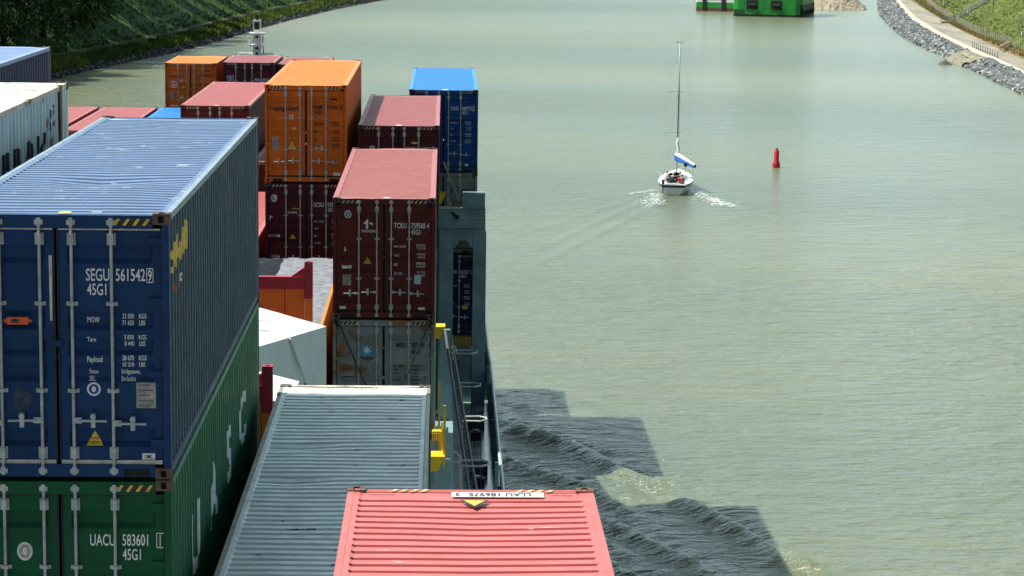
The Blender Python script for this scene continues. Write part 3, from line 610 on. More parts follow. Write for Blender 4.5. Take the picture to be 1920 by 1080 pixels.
RO = pl([(86, 200), (89, 300), (92.4, 352.4), (96.4, 392.9), (98.4, 416.7), (101.7, 443.7), (105.8, 478.7), (110.2, 514.6), (117.2, 565.6), (124.1, 616.4), (132.9, 677.3), (146.2, 752), (202, 1000), (273, 1300)])
FE = pl([(89, 200), (92, 300), (96.4, 368.8), (101.5, 413.7), (103.9, 440.4), (105.4, 460), (108.2, 486.2), (113.3, 526.3), (122.2, 587.1), (135.8, 672.5), (150, 752), (207, 1000), (278, 1300)])
def X(Lk, y): return lerp(Lk[0], Lk[1], y)
SAND = mat('pale_sand', (.225, .21, .155), .9, var=.25, vscale=.5, spec=.1, streak=.3, bump=.4, bscale=1.)
ROADM = mat('service_road', (.28, .265, .215), .9, var=.22, vscale=.35, spec=.1, streak=.5, streak_rgb=(.22, .24, .22), stretch=(1.5, .15, 1))
KERBM = mat('pale_kerb', (.46, .44, .37), .85, var=.15, vscale=.8, spec=.15)
RIPB = mat('riprap_bed', (.10, .115, .12), .9, var=.5, vscale=1.)
DRYG = mat('dry_grass', (.19, .135, .06), .95, var=.35, vscale=.3, spec=.1, bump=.6, bscale=1.5)
MEAD = mat('meadow_grass', (.108, .135, .032), .9, var=.3, vscale=.12, spec=.1, streak=.55, streak_rgb=(.07, .105, .022), stretch=(1, .5, 1), bump=.9, bscale=.9)
def ys_right(): 
    ys = []; y = 200
    while y < 1300: ys.append(y); y += 3 if 290 < y < 760 else 20
    return ys
def right_strip(name, fx, m):
    b = MB(); b.grid([fx(y) for y in ys_right()], m); return tag(b.build(name, smooth=True), kind='structure')
gap = lambda y: 394 < y < 414
right_strip('stone_bank', lambda y: [(X(WL, y) - 3, y, -1.3), (X(WL, y), y, -.05), ((X(WL, y) + X(KO, y)) / 2, y, .62), (X(KO, y) - .05, y, 1.28)], RIPB)
b = MB(); ys_ = ys_right()
for y0, y1 in zip(ys_, ys_[1:]):
    q = [(X(KO, y0), y0), (X(KI, y0), y0), (X(KI, y1), y1), (X(KO, y1), y1)]; k = b.mi(KERBM); o = len(b.v)
    b.v += [(x, y, 1.42) for x, y in q] + [(x, y, .6) for x, y in (q[0], q[3])]; b.f += [(o, o + 1, o + 2, o + 3), (o + 4, o, o + 3, o + 5)]; b.m += [k, k]
tag(b.build('kerb'), kind='structure')
right_strip('road', lambda y: [(X(KI, y), y, 1.33), (X(KI, y) * .6 + X(RO, y) * .4, y, 1.36), (X(RO, y), y, 1.35)], ROADM)
right_strip('road_verge', lambda y: [(X(RO, y), y, 1.35), ((X(RO, y) + X(FE, y)) / 2, y, 1.5 + .12 * noise.noise((y * .2, 1, 1))), (X(FE, y), y, 1.6)], DRYG)
def hill_z(d): return 1.6 + (.45 * d if d < 70 else 31.5 + (d - 70) * .05)
right_strip('meadow_slope', lambda y: [(X(FE, y) + d, y, hill_z(d) + .25 * noise.noise((d * .2, y * .12, 4)) * min(1, d / 3)) for d in (0, 1.5, 3, 5, 8, 12, 16, 21, 27, 35, 45, 57, 70, 120, 400)], MEAD)
RIPS = [mat('riprap_stone', (.155, .175, .185), .8, var=.4, vscale=3.), mat('riprap_stone_dark', (.075, .088, .098), .8, var=.4, vscale=3.), mat('riprap_stone_pale', (.36, .37, .36), .8, var=.3, vscale=3.)]
rnd = random.Random(9); b = MB()
for i in range(9000):
    y = 300 + 460 * rnd.random() ** 1.15; u = rnd.random()
    if gap(y): continue
    x = X(WL, y) + (X(KO, y) - X(WL, y)) * u - .15; rock_mesh(b, (x, y, -.05 + 1.3 * u + rnd.uniform(-.05, .18)), rnd.uniform(.22, .55), RIPS[0] if rnd.random() < .55 else RIPS[1] if rnd.random() < .78 else RIPS[2], rnd)
tag(b.build('riprap_stones'), 'grey broken stones covering the canal edge below the pale kerb', 'stones', kind='stuff')
# sandy slip between the two stone stretches, and a heap just off it
b = MB(); rows = []
for i in range(25):
    y = 392.5 + i * .95; r = []
    for j in range(13):
        u = j / 12; x = X(WL, y) - .8 + (X(KO, y) - X(WL, y) + .7) * u; z = (-.4 if u < .02 else .25 + 1.0 * min(1, u * 1.3)) + .55 * noise.noise((x * .9, y * .7, 1)) * (1 - u * .5) + .2 * noise.noise((x * 2.4, y * 1.9, 5)); r.append((x, y, max(z, -.4) + (.25 if .35 < u < .95 else 0)))
    rows.append(r)
b.grid(rows, SAND); b.poly([(X(WL, 396) + 1.2, 396, 1.25), (X(KO, 396) - .2, 396, 1.5), (X(KO, 409) - .2, 409, 1.5), (X(WL, 409) + 1.2, 409, 1.3)], mat('slip_slab', (.29, .275, .215), .85, var=.2, vscale=.6))
tag(b.build('sandy_slip', smooth=True), kind='structure')
b = MB(); b.grid([[(82.6 + i * .28, 395.2 + j * .5, -.35 + max(0, 1.15 - math.hypot((i - 6) * .17, (j - 5) * .22)) * (.95 + .5 * noise.noise((i * .6, j * .6, 2)))) for i in range(13)] for j in range(11)], mat('wet_sand', (.06, .052, .045), .7, var=.3))
tag(b.build('sand_heap', smooth=True), kind='structure')
b = MB(); rows = []
for j in range(26):
    y = 630 + j * 2.6; rows.append([(96 + i * .68 + j * .30, y, -.8 + max(0, 1 - abs(i - 13) / 13.5) ** .6 * min(1, j / 3) * (2.4 + j * .10) + .7 * noise.noise((i * .5, j * .5, 3)) + .35 * noise.noise((i * 1.3, j * 1.2, 5))) for i in range(27)])
b.grid(rows, mat('sand_bank_soil', (.27, .24, .18), .95, var=.4, vscale=.6, spec=.1, streak=.5)); tag(b.build('sand_bank', smooth=False), kind='structure')
b = MB(); rnd = random.Random(15)
for i in range(15000):
    y = 385 + 290 * rnd.random() ** 1.2; d = 48 * rnd.random() ** 1.3; t = noise.noise((d * .15, y * .05, 7))
    blade_tuft(b, (X(FE, y) + d, y, hill_z(d) - .05), rnd.uniform(.2, .5), .4, [MB_G for MB_G in (mat('meadow_blade', (.115, .145, .032), .8, spec=.15), mat('meadow_blade_light', (.18, .205, .065), .8, spec=.15), mat('meadow_blade_deep', (.075, .10, .022), .8, spec=.15))][:: (1 if t > -.1 else 2)], rnd, 5)
tag(b.build('meadow_grass'), 'bright green grass growing on the right hand slope', 'grass', kind='stuff')
b = MB()
for i in range(2600):
    y = 350 + 330 * rnd.random(); d = -rnd.random() * (X(FE, y) - X(RO, y)) * .8; blade_tuft(b, (X(FE, y) + d, y, 1.45), rnd.uniform(.25, .6), .3, [GB[3], GB[3], GB[2], DRYG], rnd, 5)
tag(b.build('dry_verge_grass'), 'straw coloured dry grass along the foot of the fence', 'grass', kind='stuff')
# fence
FW = mat('fence_wood', (.44, .41, .34), .85, var=.3, vscale=4)
def fence(y0, y1, step, label):
    f = thing('wire_fence', label, 'fence', (X(FE, y0), y0, 1.6)); ox, oy = X(FE, y0), y0; wb = MB(); y = y0; prev = None
    while y < y1:
        x = X(FE, y) - ox; pm = cached('fence_post', lambda: (lambda q: (q.tube([(0, 0, -.3), (0, 0, 1.55)], .075, FW, 6), q.mesh('post'))[1])(MB()))
        o = link('post', pm, f, (x, y - oy, 0))
        if prev:
            for z in (.35, .7, 1.05, 1.4): wb.tube([(prev[0], prev[1], z), (x, y - oy, z)], .006, mat('wire_grey', (.3, .3, .28), .5), 4)
        prev = (x, y - oy); y += step
    wb.build('wire', f)
fence(352, 524, 2.4, 'wooden post and wire fence along the road, nearer stretch below the stairway')
fence(533, 700, 2.8, 'wooden post and wire fence along the road, farther stretch beyond the stairway')
# stairway up the slope with handrails
st = thing('stairway', 'grey stairway with handrails climbing the grass slope on the right', 'stairway', (111.2, 526, 1.4))
P0 = Vector((0, 0, .1)); P1 = Vector((13.5, 24, 0)); n_ = 40
def hz(x, y): return hill_z(max(0, x - X(FE, y)))
b = MB()
for i in range(n_):
    u = i / n_; x, y = 111.2 + 17 * u, 527 + 22 * u; z = hz(x, y) - 1.4; b.box(x - 111.2 - .9, x - 111.2 + .9, y - 526 - .35, y - 526 + .35, z - .3, z + .16, mat('step_concrete', (.24, .24, .22), .85))
b.build('steps', st)
for s in (-1, 1):
    b = MB(); pts = []
    for i in range(0, n_ + 1, 4):
        u = i / n_; x, y = 111.2 + 17 * u + s * .8, 527 + 22 * u - s * .7; z = hz(x, y) - 1.4; p = (x - 111.2, y - 526, z + 1.15); pts.append(p); b.tube([(p[0], p[1], z - .1), p], .05, mat('rail_grey', (.22, .23, .23), .5), 6)
    b.tube(pts, .06, mat('rail_grey', (.22, .23, .23), .5), 6); b.tube([(p[0], p[1], p[2] - .5) for p in pts], .04, mat('rail_grey', (.22, .23, .23), .5), 6); b.build('handrail', st)
# guard rail and short gangway beside the road
g = thing('guard_rail', 'slim metal guard rail standing at the kerb above the sandy slip', 'railing', (92.4, 394, 1.4)); b = MB(); prev = None
for i in range(12):
    y = 394 + i * 3.0; x = X(KI, y) + .1; p = (x - 92.4, y - 394); b.tube([(p[0], p[1], -.05), (p[0], p[1], 1.1)], .05, DKMET, 6)
    if prev:
        for z in (.55, 1.1): b.tube([(*prev, z), (*p, z)], .045, mat('rail_grey', (.22, .23, .23), .5), 6)
    prev = p
b.build('rail', g)
g = thing('barrier_beam', 'weathered wooden barrier beam on two posts across the road verge', 'barrier', (96.4, 411, 1.35)); b = MB()
b.tube([(0, 0, .95), (6.2, 18, 1.0)], .16, FW, 8); b.build('beam', g)
for p in ((.4, 1.1), (5.6, 16.3)): b = MB(); b.tube([(p[0], p[1], -.2), (p[0], p[1], .9)], .1, FW, 8); b.build('post', g)
for (x, y, lab) in ((125.1, 594.0, 'white marker board on the grass slope beyond the foot of the stairway'), (116.6, 527.7, 'white marker board beside the foot of the stairway'), (122.4, 529.3, 'white marker board high on the slope beside the stairway'), (105.5, 431.4, 'white marker board in the grass behind the nearer fence')):
    s = thing('marker_board', lab, 'sign', (x, y, hz(x, y)), 0, 'white marker boards on the slope'); b = MB(); b.box(-.38, .38, -.35, .0, .7, 1.45, STK); b.build('board', s); b = MB(); b.tube([(0, .05, -.3), (0, .05, 1.6)], .06, DKMET, 6); b.build('post', s)
# ------------------------------------------------------------------ the ship under the boxes
HZ = CZ - 14.9; DZ = CZ - 17.2; BZ = CZ - 16.0
ship = thing('container_ship', 'grey blue decked container ship carrying the stacked boxes', 'ship', (-10, 60, 0))
def sh(b, name, smooth=False, parent=ship): 
    b.v = [(x + 10, y - 60, z) for x, y, z in b.v] if parent is ship else b.v
    return b.build(name, parent, smooth)
OUT = [(11.75, -40), (11.75, 84), (11.55, 96), (10.9, 102), (9.4, 111), (7, 120), (3.6, 128), (1.6, 133), (0, 136)]
ring = [(-10 + x, y) for x, y in OUT] + [(-10 - x, y) for x, y in reversed(OUT[:-1])]
b = MB(); b.prism([(x, y) for x, y in ring], -1.5, DZ, HULLM, DECKM); sh(b, 'hull')
def bulwark(s):
    b = MB(); pts = [(-10 + s * x, y) for x, y in OUT]
    sub = []
    for (x0, y0), (x1, y1) in zip(pts, pts[1:]):
        n_ = max(1, int(math.hypot(x1 - x0, y1 - y0) / 3))
        for i in range(n_): t = i / n_; sub.append((x0 + (x1 - x0) * t, y0 + (y1 - y0) * t))
    sub.append(pts[-1]); top = lambda y: BZ + (.35 if y > 88 else 0) 
    for (x0, y0), (x1, y1) in zip(sub, sub[1:]):
        k = .05 * s
        b.poly([(x0 - k, y0, DZ), (x1 - k, y1, DZ), (x1 - k, y1, top(y1)), (x0 - k, y0, top(y0))], SHIPG); b.poly([(x0 + .004 * s, y0, DZ - .3), (x1 + .004 * s, y1, DZ - .3), (x1 + .004 * s, y1, top(y1)), (x0 + .004 * s, y0, top(y0))], HULLM)
        b.box(min(x0, x0 - s * .16), max(x0, x0 - s * .16), y0 - .02, y0 + .03, DZ, top(y0) - .12, SHIPG)
        b.box(min(x0 - s * .14, x0 - s * .07), max(x0 - s * .14, x0 - s * .07), y0 + .5, y0 + .8, DZ + .25, DZ + .55, DKMET)
    b.tube([(x - s * .02, y, top(y) + .02) for x, y in sub], .055, mat('rail_cap', (.42, .50, .52), .4), 8)
    return sh(b, 'bulwark')
bulwark(1); bulwark(-1)
b = MB()
for y0, y1 in ((9, 24), (24.6, 38.4), (39, 54), (55.5, 68.6), (70, 82.6), (83.2, 96.4), (97.5, 110.8), (112, 120)):
    inset = max(0, (y1 - 92) * .22); b.box(-20.6 + inset, .12 - inset, y0, y1, DZ + .9, HZ, SHIPG)
sh(b, 'hatch_cover')
b = MB(); b.box(-20.4, .32, 8, 82.2, DZ, HZ - .10, SHIPG); b.box(.33, .60, 8, 82.0, DZ, HZ - .62, mat('coaming_dark', (.045, .075, .10), .5, var=.2, rust=.15)); sh(b, 'coaming')
for y in (58, 64, 70.5, 77):                            # deck clutter along the walkway
    b = MB(); b.lathe([(.0, DZ), (.28, DZ), (.28, DZ + .35), (.20, DZ + .45), (.0, DZ + .46)], mat('mushroom_vent', (.09, .13, .13), .5), 14, (1.15, y + 1.3)); sh(b, 'deck_vent', True)
    b = MB(); b.box(.95, 1.3, y - .45, y - .1, DZ, DZ + .28, DKMET); b.box(1.02, 1.22, y - .38, y - .17, DZ + .281, DZ + .34, mat('bollard_grey', (.3, .33, .34), .4)); sh(b, 'bollard')
# lashing bridge towers on the starboard side
def tower(y):
    b = MB(); z = lambda h: CZ - h
    b.box(-.14, .34, y, y + .42, DZ, z(10.88), SHIPG); b.box(1.04, 1.47, y, y + .42, DZ, z(10.88), SHIPG); b.box(1.475, 1.50, y + .1, y + .3, DZ, z(11), SHIPG)
    b.box(.345, 1.035, y + .02, y + .38, z(11.3), z(10.89), SHIPG)
    for s, x in ((1, .36), (-1, 1.02)): b.poly([(x, y + .015, z(11.3)), (x + s * .22, y + .015, z(11.3)), (x, y + .015, z(11.62))], SHIPG)
    return sh(b, 'lashing_tower'), y
tw, ty = tower(82.3)
b = MB(); z = lambda h: CZ - h
b.box(-.16, 1.46, 82.2, 82.85, z(10.86), z(10.2), SHIPG); b.box(.66, 1.44, 82.22, 82.8, z(10.19), z(9.63), SHIPG); b.box(-.16, .60, 82.2, 82.32, z(10.185), z(10.10), mat('plate_pale', (.45, .48, .48), .5)); b.box(-.10, 1.47, 82.185, 82.198, z(10.49), z(10.47), mat('plate_pale', (.45, .48, .48), .5))
b.box(.62, .30, 82.25, 82.35, z(10.09), z(9.98), mat('rusty_stow', (.22, .14, .06), .8, var=.4, rust=.4)); sh(b, 'lashing_platform')
b = MB(); b.box(.345, 1.035, 82.32, 82.5, z(15.08), z(14.72), mat('sill_dark', (.03, .03, .028), .7))
for i in range(13): a = .36 + i * .05; b.poly([(a, 82.315, z(15.07)), (a + .018, 82.315, z(15.07)), (a + .05, 82.315, z(14.73)), (a + .032, 82.315, z(14.73))], YEL)
sh(b, 'striped_sill')
b = MB(); b.box(.345, 1.035, 82.9, 83.0, DZ, z(15.1), mat('pedestal_pale', (.22, .30, .33), .5, var=.25)); b.box(1.04, 1.40, 82.75, 95, z(15.2), z(14.83), SHIPG); b.box(.2, 1.30, 83.3, 95.5, z(14.87), z(14.83), DKMET); sh(b, 'pedestal')
b = MB()
for zz in (11.75, 12.0, 12.3): b.box(.70, .98, 82.47, 82.5, z(zz), z(zz) + .03, DKMET)
b.box(.56, .60, 82.46, 82.5, z(11.85), z(11.3), DKMET); sh(b, 'ladder_rung')
for y, hh in ((69.2, 12.06), (54.9, 12.7)):
    b = MB(); b.box(-.10, .22, y + .35, y + .62, DZ, z(hh + .2), SHIPG); b.box(-20, -.30, y + .3, y + .75, z(hh + .9), z(hh + .55), SHIPG)
    for i in range(8): b.box(-20 + i * 2.55, -19.75 + i * 2.55, y + .35, y + .65, HZ, z(hh + .95), SHIPG)
    sh(b, 'lashing_bridge')
for y, hh in ((82.0, 9.62), (69.0, 12.06), (54.8, 12.70)):   # yellow end plates of the lashing bridges
    b = MB(); t = .06
    b.poly([(-.26, y, z(hh)), (.07, y, z(hh)), (-.10, y, z(hh + .36)), (-.26, y, z(hh + .36))][::-1], SHIPY); b.poly([(-.26, y + .6, z(hh)), (.07, y + .6, z(hh)), (-.10, y + .6, z(hh + .36)), (-.26, y + .6, z(hh + .36))], SHIPY)
    b.poly([(-.26, y, z(hh)), (.07, y, z(hh)), (.07, y + .6, z(hh)), (-.26, y + .6, z(hh))], SHIPY); b.poly([(.07, y, z(hh)), (-.10, y, z(hh + .36)), (-.10, y + .6, z(hh + .36)), (.07, y + .6, z(hh))], SHIPY)
    sh(b, 'yellow_bracket')
b = MB()                                                  # yellow rail and steps behind the near lashing bridge
b.box(-.10, -.05, 56.15, 56.2, z(13.1), z(11.15), SHIPY); sh(b, 'yellow_rail'); b = MB(); b.box(.03, .085, 54.95, 55.0, z(13.0), z(11.5), SHIPY); b.box(-.02, .02, 55.4, 55.44, z(13.0), z(12.0), SHIPY)
sh(b, 'yellow_rail')
b = MB(); b.box(-.24, .0, 55.3, 55.9, z(12.25), z(12.2), SHIPY)
for i in range(5): b.box(-.24 + i * .05, -.21 + i * .05, 55.28, 55.299, z(12.42), z(12.25), SHIPY)
b.box(-.22, -.02, 55.2, 55.6, z(12.78), z(12.74), SHIPY); b.tube([(-.05, 55.6, z(13.1)), (-.05, 55.6, z(12.3))], .03, SHIPY, 6); sh(b, 'yellow_step')
# ladder cages over the walkway
def cage(y, h, x0, x1, n_=1, low=17.1):
    root = thing('ladder', None, None); root.parent = ship; root.location = (10, y - 60, 0)
    for i in range(n_):
        b = MB(); zz = z(h + i * .9); xs = (x1 - x0)
        b.tube([(x0, -.30, zz), (x0 + xs * .72, -.34, zz), (x0 + xs, -.14, zz), (x0 + xs, .14, zz), (x0 + xs * .72, .34, zz), (x0, .30, zz)], .026, RAIL, 8); b.build('hoop', root)
    b = MB()
    for s in (-1, 1): b.tube([(x0, s * .24, z(low)), (x0, s * .24, z(h - .05))], .025, mat('ladder_grey', (.085, .10, .10), .55), 6)
    for i in range(int((low - h) / .3)): b.tube([(x0, -.24, z(low - .3 * i - .15)), (x0, .24, z(low - .3 * i - .15))], .014, mat('ladder_grey', (.085, .10, .10), .55), 6)
    b.tube([(x0 + (x1 - x0) * .75, -.34, z(h + .0)), (x0 + (x1 - x0) * .75, -.34, z(low))], .014, DKMET, 6)
    b.build('stiles', root)
cage(80, 14.85, .46, 1.17); cage(75, 15.0, .5, 1.22); cage(69, 14.83, .62, 1.32); cage(58.2, 13.65, .46, 1.18)
b = MB(); b.tube([(.04, 58.4, z(13.42)), (.36, 58.4, z(13.42)), (.44, 58.35, z(13.52)), (.46, 58.3, z(13.8))], .03, RAIL, 8); sh(b, 'hand_rail'); b = MB(); b.tube([(.04, 57.9, z(13.55)), (.40, 57.9, z(13.55)), (.46, 57.9, z(13.7)), (.46, 57.9, z(15))], .03, RAIL, 8)
sh(b, 'hand_rail'); b = MB(); b.tube([(.30, 79.6, z(14.55)), (.42, 79.6, z(14.6)), (.46, 79.6, z(14.8))], .03, RAIL, 8); sh(b, 'hand_rail')
b = MB()                                                   # sloping ladder down to the walkway
A0, A1, B0, B1 = Vector((.07, 69, z(12.2))), Vector((.80, 58.5, z(15.1))), Vector((.28, 69.0, z(12.6))), Vector((1.0, 58.5, z(15.1)))
b.tube([A0, A1], .04, mat('ladder_grey', (.085, .10, .10), .55), 8); b.tube([B0, B1], .04, mat('ladder_grey', (.085, .10, .10), .55), 8)
for i in range(28): t = (i + .5) / 28; b.tube([A0.lerp(A1, t), B0.lerp(B1, t)], .018, mat('ladder_grey', (.085, .10, .10), .55), 5)
sh(b, 'sloping_ladder')
# forward mast
fm = thing('foremast', None, None); fm.parent = ship; fm.location = (.22, 64, 0)
b = MB(); b.box(-.21, .21, -.2, .2, DZ, z(6.28), SHIPW)
for zz in (7.08, 7.18): b.box(-.225, .225, -.215, -.201, z(zz), z(zz) + .03, mat('mast_grey', (.5, .52, .55), .5))  # two thin grey bands across the white tower
for a, c in ((6.42, .07), (7.0, .09), (7.28, .06)): b.box(-c, c, -.24, -.202, z(a) - .06, z(a) + .05, DKMET)
b.build('tower', fm)
b = MB(); b.box(-.38, .42, -.4, .4, z(6.31), z(6.22), SHIPW); b.box(-.16, .16, -.18, .18, z(6.215), z(6.04), SHIPW); b.build('platform', fm)
b = MB(); b.box(-.38, .40, -.35, .35, z(6.90), z(6.83), SHIPW); b.tube([(-.34, -.3, z(6.83)), (-.36, -.3, z(6.48))], .045, SHIPW, 8); b.box(-.42, -.28, -.34, -.26, z(6.5), z(6.42), SHIPW); b.build('platform', fm)
b = MB()
for x in (-.20, .14): b.box(x, x + .06, -.17, .17, z(6.04), z(5.66), SHIPW)
b.box(-.20, .20, -.17, .17, z(5.66), z(5.56), SHIPW); b.box(-.139, .139, -.1, .12, z(6.03), z(5.67), DKMET); b.tube([(0, 0, z(5.56)), (0, 0, z(5.32))], .06, DKMET, 8); b.box(-.09, .09, -.08, .08, z(5.40), z(5.28), DKMET); b.build('lamp_housing', fm)
b = MB()
for x0, x1 in ((-.95, -.22), (.22, .85)):
    b.tube([(x0, 0, z(7.28)), (x1, 0, z(7.28))], .035, SHIPW, 6); b.tube([(x0, 0, z(7.36)), (x1, 0, z(7.36))], .035, SHIPW, 6); b.tube([(x0, 0, z(7.28)), (x0 - .08 * (1 if x0 < 0 else 0), 0, z(8.4))], .035, SHIPW, 6); b.tube([((x0 + x1) / 2, 0, z(7.36)), ((x0 + x1) / 2, 0, z(8.4))], .03, SHIPW, 6)
b.box(-.9, .9, -.5, .5, z(8.5), z(8.4), SHIPW); b.box(-.3, .3, -.3, .3, DZ, z(8.5), SHIPW); b.build('crossbar', fm)
b = MB(); b.tube([(.30, 0, z(6.9)), (.34, -.1, z(7.3))], .03, DKMET, 6); b.tube([(.30, 0, z(6.4)), (.30, -.1, z(6.75))], .03, DKMET, 6); b.build('bracket_lamp', fm)

# ------------------------------------------------------------------ the stacks
def filler_mesh(c, L, H):
    def mk():
        b = MB(); p = paint(c); ys = side_mesh(c, L, 2.896, 1)[1]
        for s in (-1, 1): b.grid([[(s * (HW - .014 - d), y, z_) for y, d in ys] for z_ in (.1, H - .1)], p, flip=(s < 0))
        b.box(-HW + .01, HW - .01, 0, .15, 0.005, H - .005, p); b.box(-HW + .01, HW - .01, L - .15, L, .005, H - .005, p)
        for s in (-1, 1): x0, x1 = sorted((s * (HW - .06), s * (HW - .006))); b.box(x0, x1, .155, L - .155, H - .1, H - .01, p); b.box(x0, x1, .155, L - .155, .01, .1, p)
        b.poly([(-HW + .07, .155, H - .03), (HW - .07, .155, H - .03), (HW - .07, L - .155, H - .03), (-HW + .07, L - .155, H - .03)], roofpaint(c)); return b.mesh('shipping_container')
    return cached(('fill', c, L, round(H, 3)), mk)
_fc = [0]
def fill(x, y, zbot, L=12.192, cols=('maroon', 'navy', 'green', 'grey', 'orange', 'wine')):
    rem = zbot + 14.86
    if rem < .9: return
    n_ = max(1, round(rem / 2.75)); H = rem / n_
    for i in range(n_):
        _fc[0] += 1; c = cols[_fc[0] % len(cols)]
        o = link('shipping_container', filler_mesh(c, L, H - .012), None, (x + HW, y, CZ + zbot - H * (i + 1)))
        tag(o, 'container low in its stack, hidden by the boxes on top and in front', 'container', 'containers hidden low in the stacks')

def pink_marks(b, z0):
    m = z0 + .004; fz = lambda l: (lambda u, v: (u, v, z0 + l))
    put_flat(b, *fan([(-.19, 11.83), (.72, 11.83), (.72, 12.02), (-.19, 12.02)]), STK, fz(.003))
    put_text(b, 'LLAU 186975', DKT, -.02, 11.86, .125, .60, fz(.006), turn=True, bold=.02); put_text(b, '3', DKT, -.15, 11.86, .125, .60, fz(.006), turn=True, bold=.02)
    for k, (m_, l) in enumerate(((BLK, .004), (YEL, .007))):
        q = (1.25, .9)[k]; put_flat(b, *fan([(.03 + px * q, 11.56 + py * q) for px, py in ((-.115, .08), (0, -.16), (.115, .08))]), m_, fz(l + .012))
    for s in (-1, 1):
        for i in range(4): a = (-.80 if s < 0 else .44) + i * .1; put_flat(b, *fan([(a, 12.04), (a + .05, 12.04), (a + .09, 12.13), (a + .045, 12.13)]), HAZ, fz(.004))
    b.box(-1.0, -.75, 11.90, 11.905, z0, z0 + .004, DKMET); b.box(.80, 1.0, 11.90, 11.903, z0, z0 + .004, DKMET)
def dot(mt, x=.05, y=.17, r=.07):
    return [lambda b, z0: put_flat(b, *disc(x, y, r, r * 1.3, 12), mt, lambda u, v: (u, v, z0 + .005))]
PINKM = [pink_marks]; SEGUM = dot(YEL, .09, .16, .075); WDOT = dot(STK, .05, .17, .09)
group = 'containers stacked on the ship'
G = dict(group=group)
B0y = 25.1
container('pink', -.93, 10.78, -5.63, 'bright pink red container in the foreground with an upside down number plate on its roof', style='groove', marks=PINKM, **G); fill(-.93, 10.78, -8.53)
def seg(u0, u1, v0, v1): return [(u0, v0), (u1, v0), (u1, v1), (u0, v1)]
ylw = [(YEL, seg(.36, .62, 2.20, 2.27)), (YEL, [(.36, 2.36), (.62, 2.27), (.62, 2.50), (.36, 2.44)]), (YEL, [(.62, 2.24), (.80, 2.19), (.95, 2.30), (.95, 2.56), (.62, 2.50)]), (YEL, [(.95, 2.30), (1.15, 2.20), (1.25, 2.24), (1.25, 2.44), (.95, 2.40)]), (YEL, [(1.25, 2.30), (1.45, 2.22), (1.60, 2.32), (1.60, 2.58), (1.25, 2.52)]), (YEL, [(1.60, 2.34), (1.80, 2.26), (1.95, 2.40), (1.95, 2.54), (1.75, 2.62), (1.60, 2.58)])]
container('navy', -5.36, B0y, -3.19, 'big dark blue container numbered 561542, its doors filling the left foreground', deco=SEGU, seal=True, dots=True, marks=SEGUM, style='wide',
          side_deco=[('polys', 1, ylw), ('text', 1, [('se', .62, 1.96, .13, 1.0, mat('lettering_red', (.42, .02, .03), .5)), ('aco', 1.02, 1.99, .13, 1.0, WHT)]), ('polys', 1, [(WHT, seg(.22, .30, 1.40, 1.52)), (YEL, seg(.24, .28, 1.43, 1.49))])], **G)
container('green', -5.36, B0y, -6.10, 'dark green container numbered 583601 underneath the big dark blue one', deco=UACU,
          side_deco=[('text', 1, [('U', 2.08, 1.20, .74, 1.30, WHT), ('A', 4.28, 1.24, .70, 1.25, WHT), ('S', 6.58, 1.24, .70, 1.6, WHT), ('C', 8.62, 1.26, .70, 1.5, WHT)]), ('polys', 1, [(WHT, seg(10.2, 10.36, 1.1, 2.3))])], **G)
fill(-5.36, B0y, -9.0)
GY0 = 37.86 - 13.716
def gray_marks(b, z0):
    fz = lambda u, v: (u, v, z0 + .004); put_flat(b, *fan([(-1.1, 13.58), (1.05, 13.58), (1.05, 13.70), (-1.1, 13.70)]), mat('cream_end_strip', (.62, .56, .42), .6, var=.35, vscale=4, rust=.45), fz)  # cream strip with rust along the far edge of the roof
    put_text(b, 'MAERSK 307190', DKT, -.45, 13.44, .09, .9, fz, turn=True)
    b.box(HW - .052, HW - .003, .9, 12.86, z0 - .02, z0 + .022, mat('green_rail', (.16, .33, .20), .5, var=.2))
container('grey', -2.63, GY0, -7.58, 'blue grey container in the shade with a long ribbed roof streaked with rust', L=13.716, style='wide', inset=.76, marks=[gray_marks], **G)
fill(-2.63, B0y, -10.49)
WY0 = 38.05 - 13.716
container('white', -8.45, WY0, -2.72, 'rusty off-white container at the left edge with big black lettering on its side', L=13.716, style='wide', inset=.76,
          side_deco=[('text', 1, [(ch, 6.10 + i * .93, 1.05, 1.18, .86 if ch != 'M' else .7, DKT) for i, ch in enumerate('MAERSK')] + [(ch, 12.05, v, .13, .8, DKT) for ch, v in (('K', 2.45), ('1', 2.26), ('G', 2.02))] + [(ch, 12.32, v, .13, .8, DKT) for ch, v in (('7', 2.50), ('4', 2.28))])], **G)
fill(-8.45, WY0 + .76, -5.63)
container('indigo', -11.05, 40.0, -2.96, 'dark indigo container with a pale blue roof at the far left edge', style='trap', **G); fill(-11.05, 40.0, -5.87)
fill(-5.28, 38.9, -10.35)
TY = 55.66
container('maroon', -2.63, TY, -6.65, 'dark red container numbered 759568 with a sunlit pink roof, on top of the grey one', deco=TRITON, marks=WDOT, **G)
container('weathered', -2.63, TY, -9.56, 'rust-stained grey container with a blue star sign, crossed by two lashing rods', deco=MSKGREY, **G); fill(-2.63, TY, -12.47)
TARP = mat('grey_tarpaulin', (.23, .25, .29), .55, var=.22, vscale=5, bump=.45, bscale=6, spec=.3)
container('orange', -5.34, 55.5, -9.85, 'open-top orange container covered by a crinkled grey tarpaulin', tarp=TARP, **G); fill(-5.34, 55.5, -12.76)
container('wine', -8.02, 61.7, -8.30, 'short wine red container tucked behind the big blue stack', L=6.058, H=2.591, cat='container'); fill(-8.02, 61.7, -10.9, 6.058)
HY = 70.1
container('orange', -5.32, HY, -5.03, 'tall bright orange container numbered 157461 in the middle of the stacks', deco=HAPAG('157461', '0', '45G1'), marks=dot(YEL, .05, .2, .09), **G)
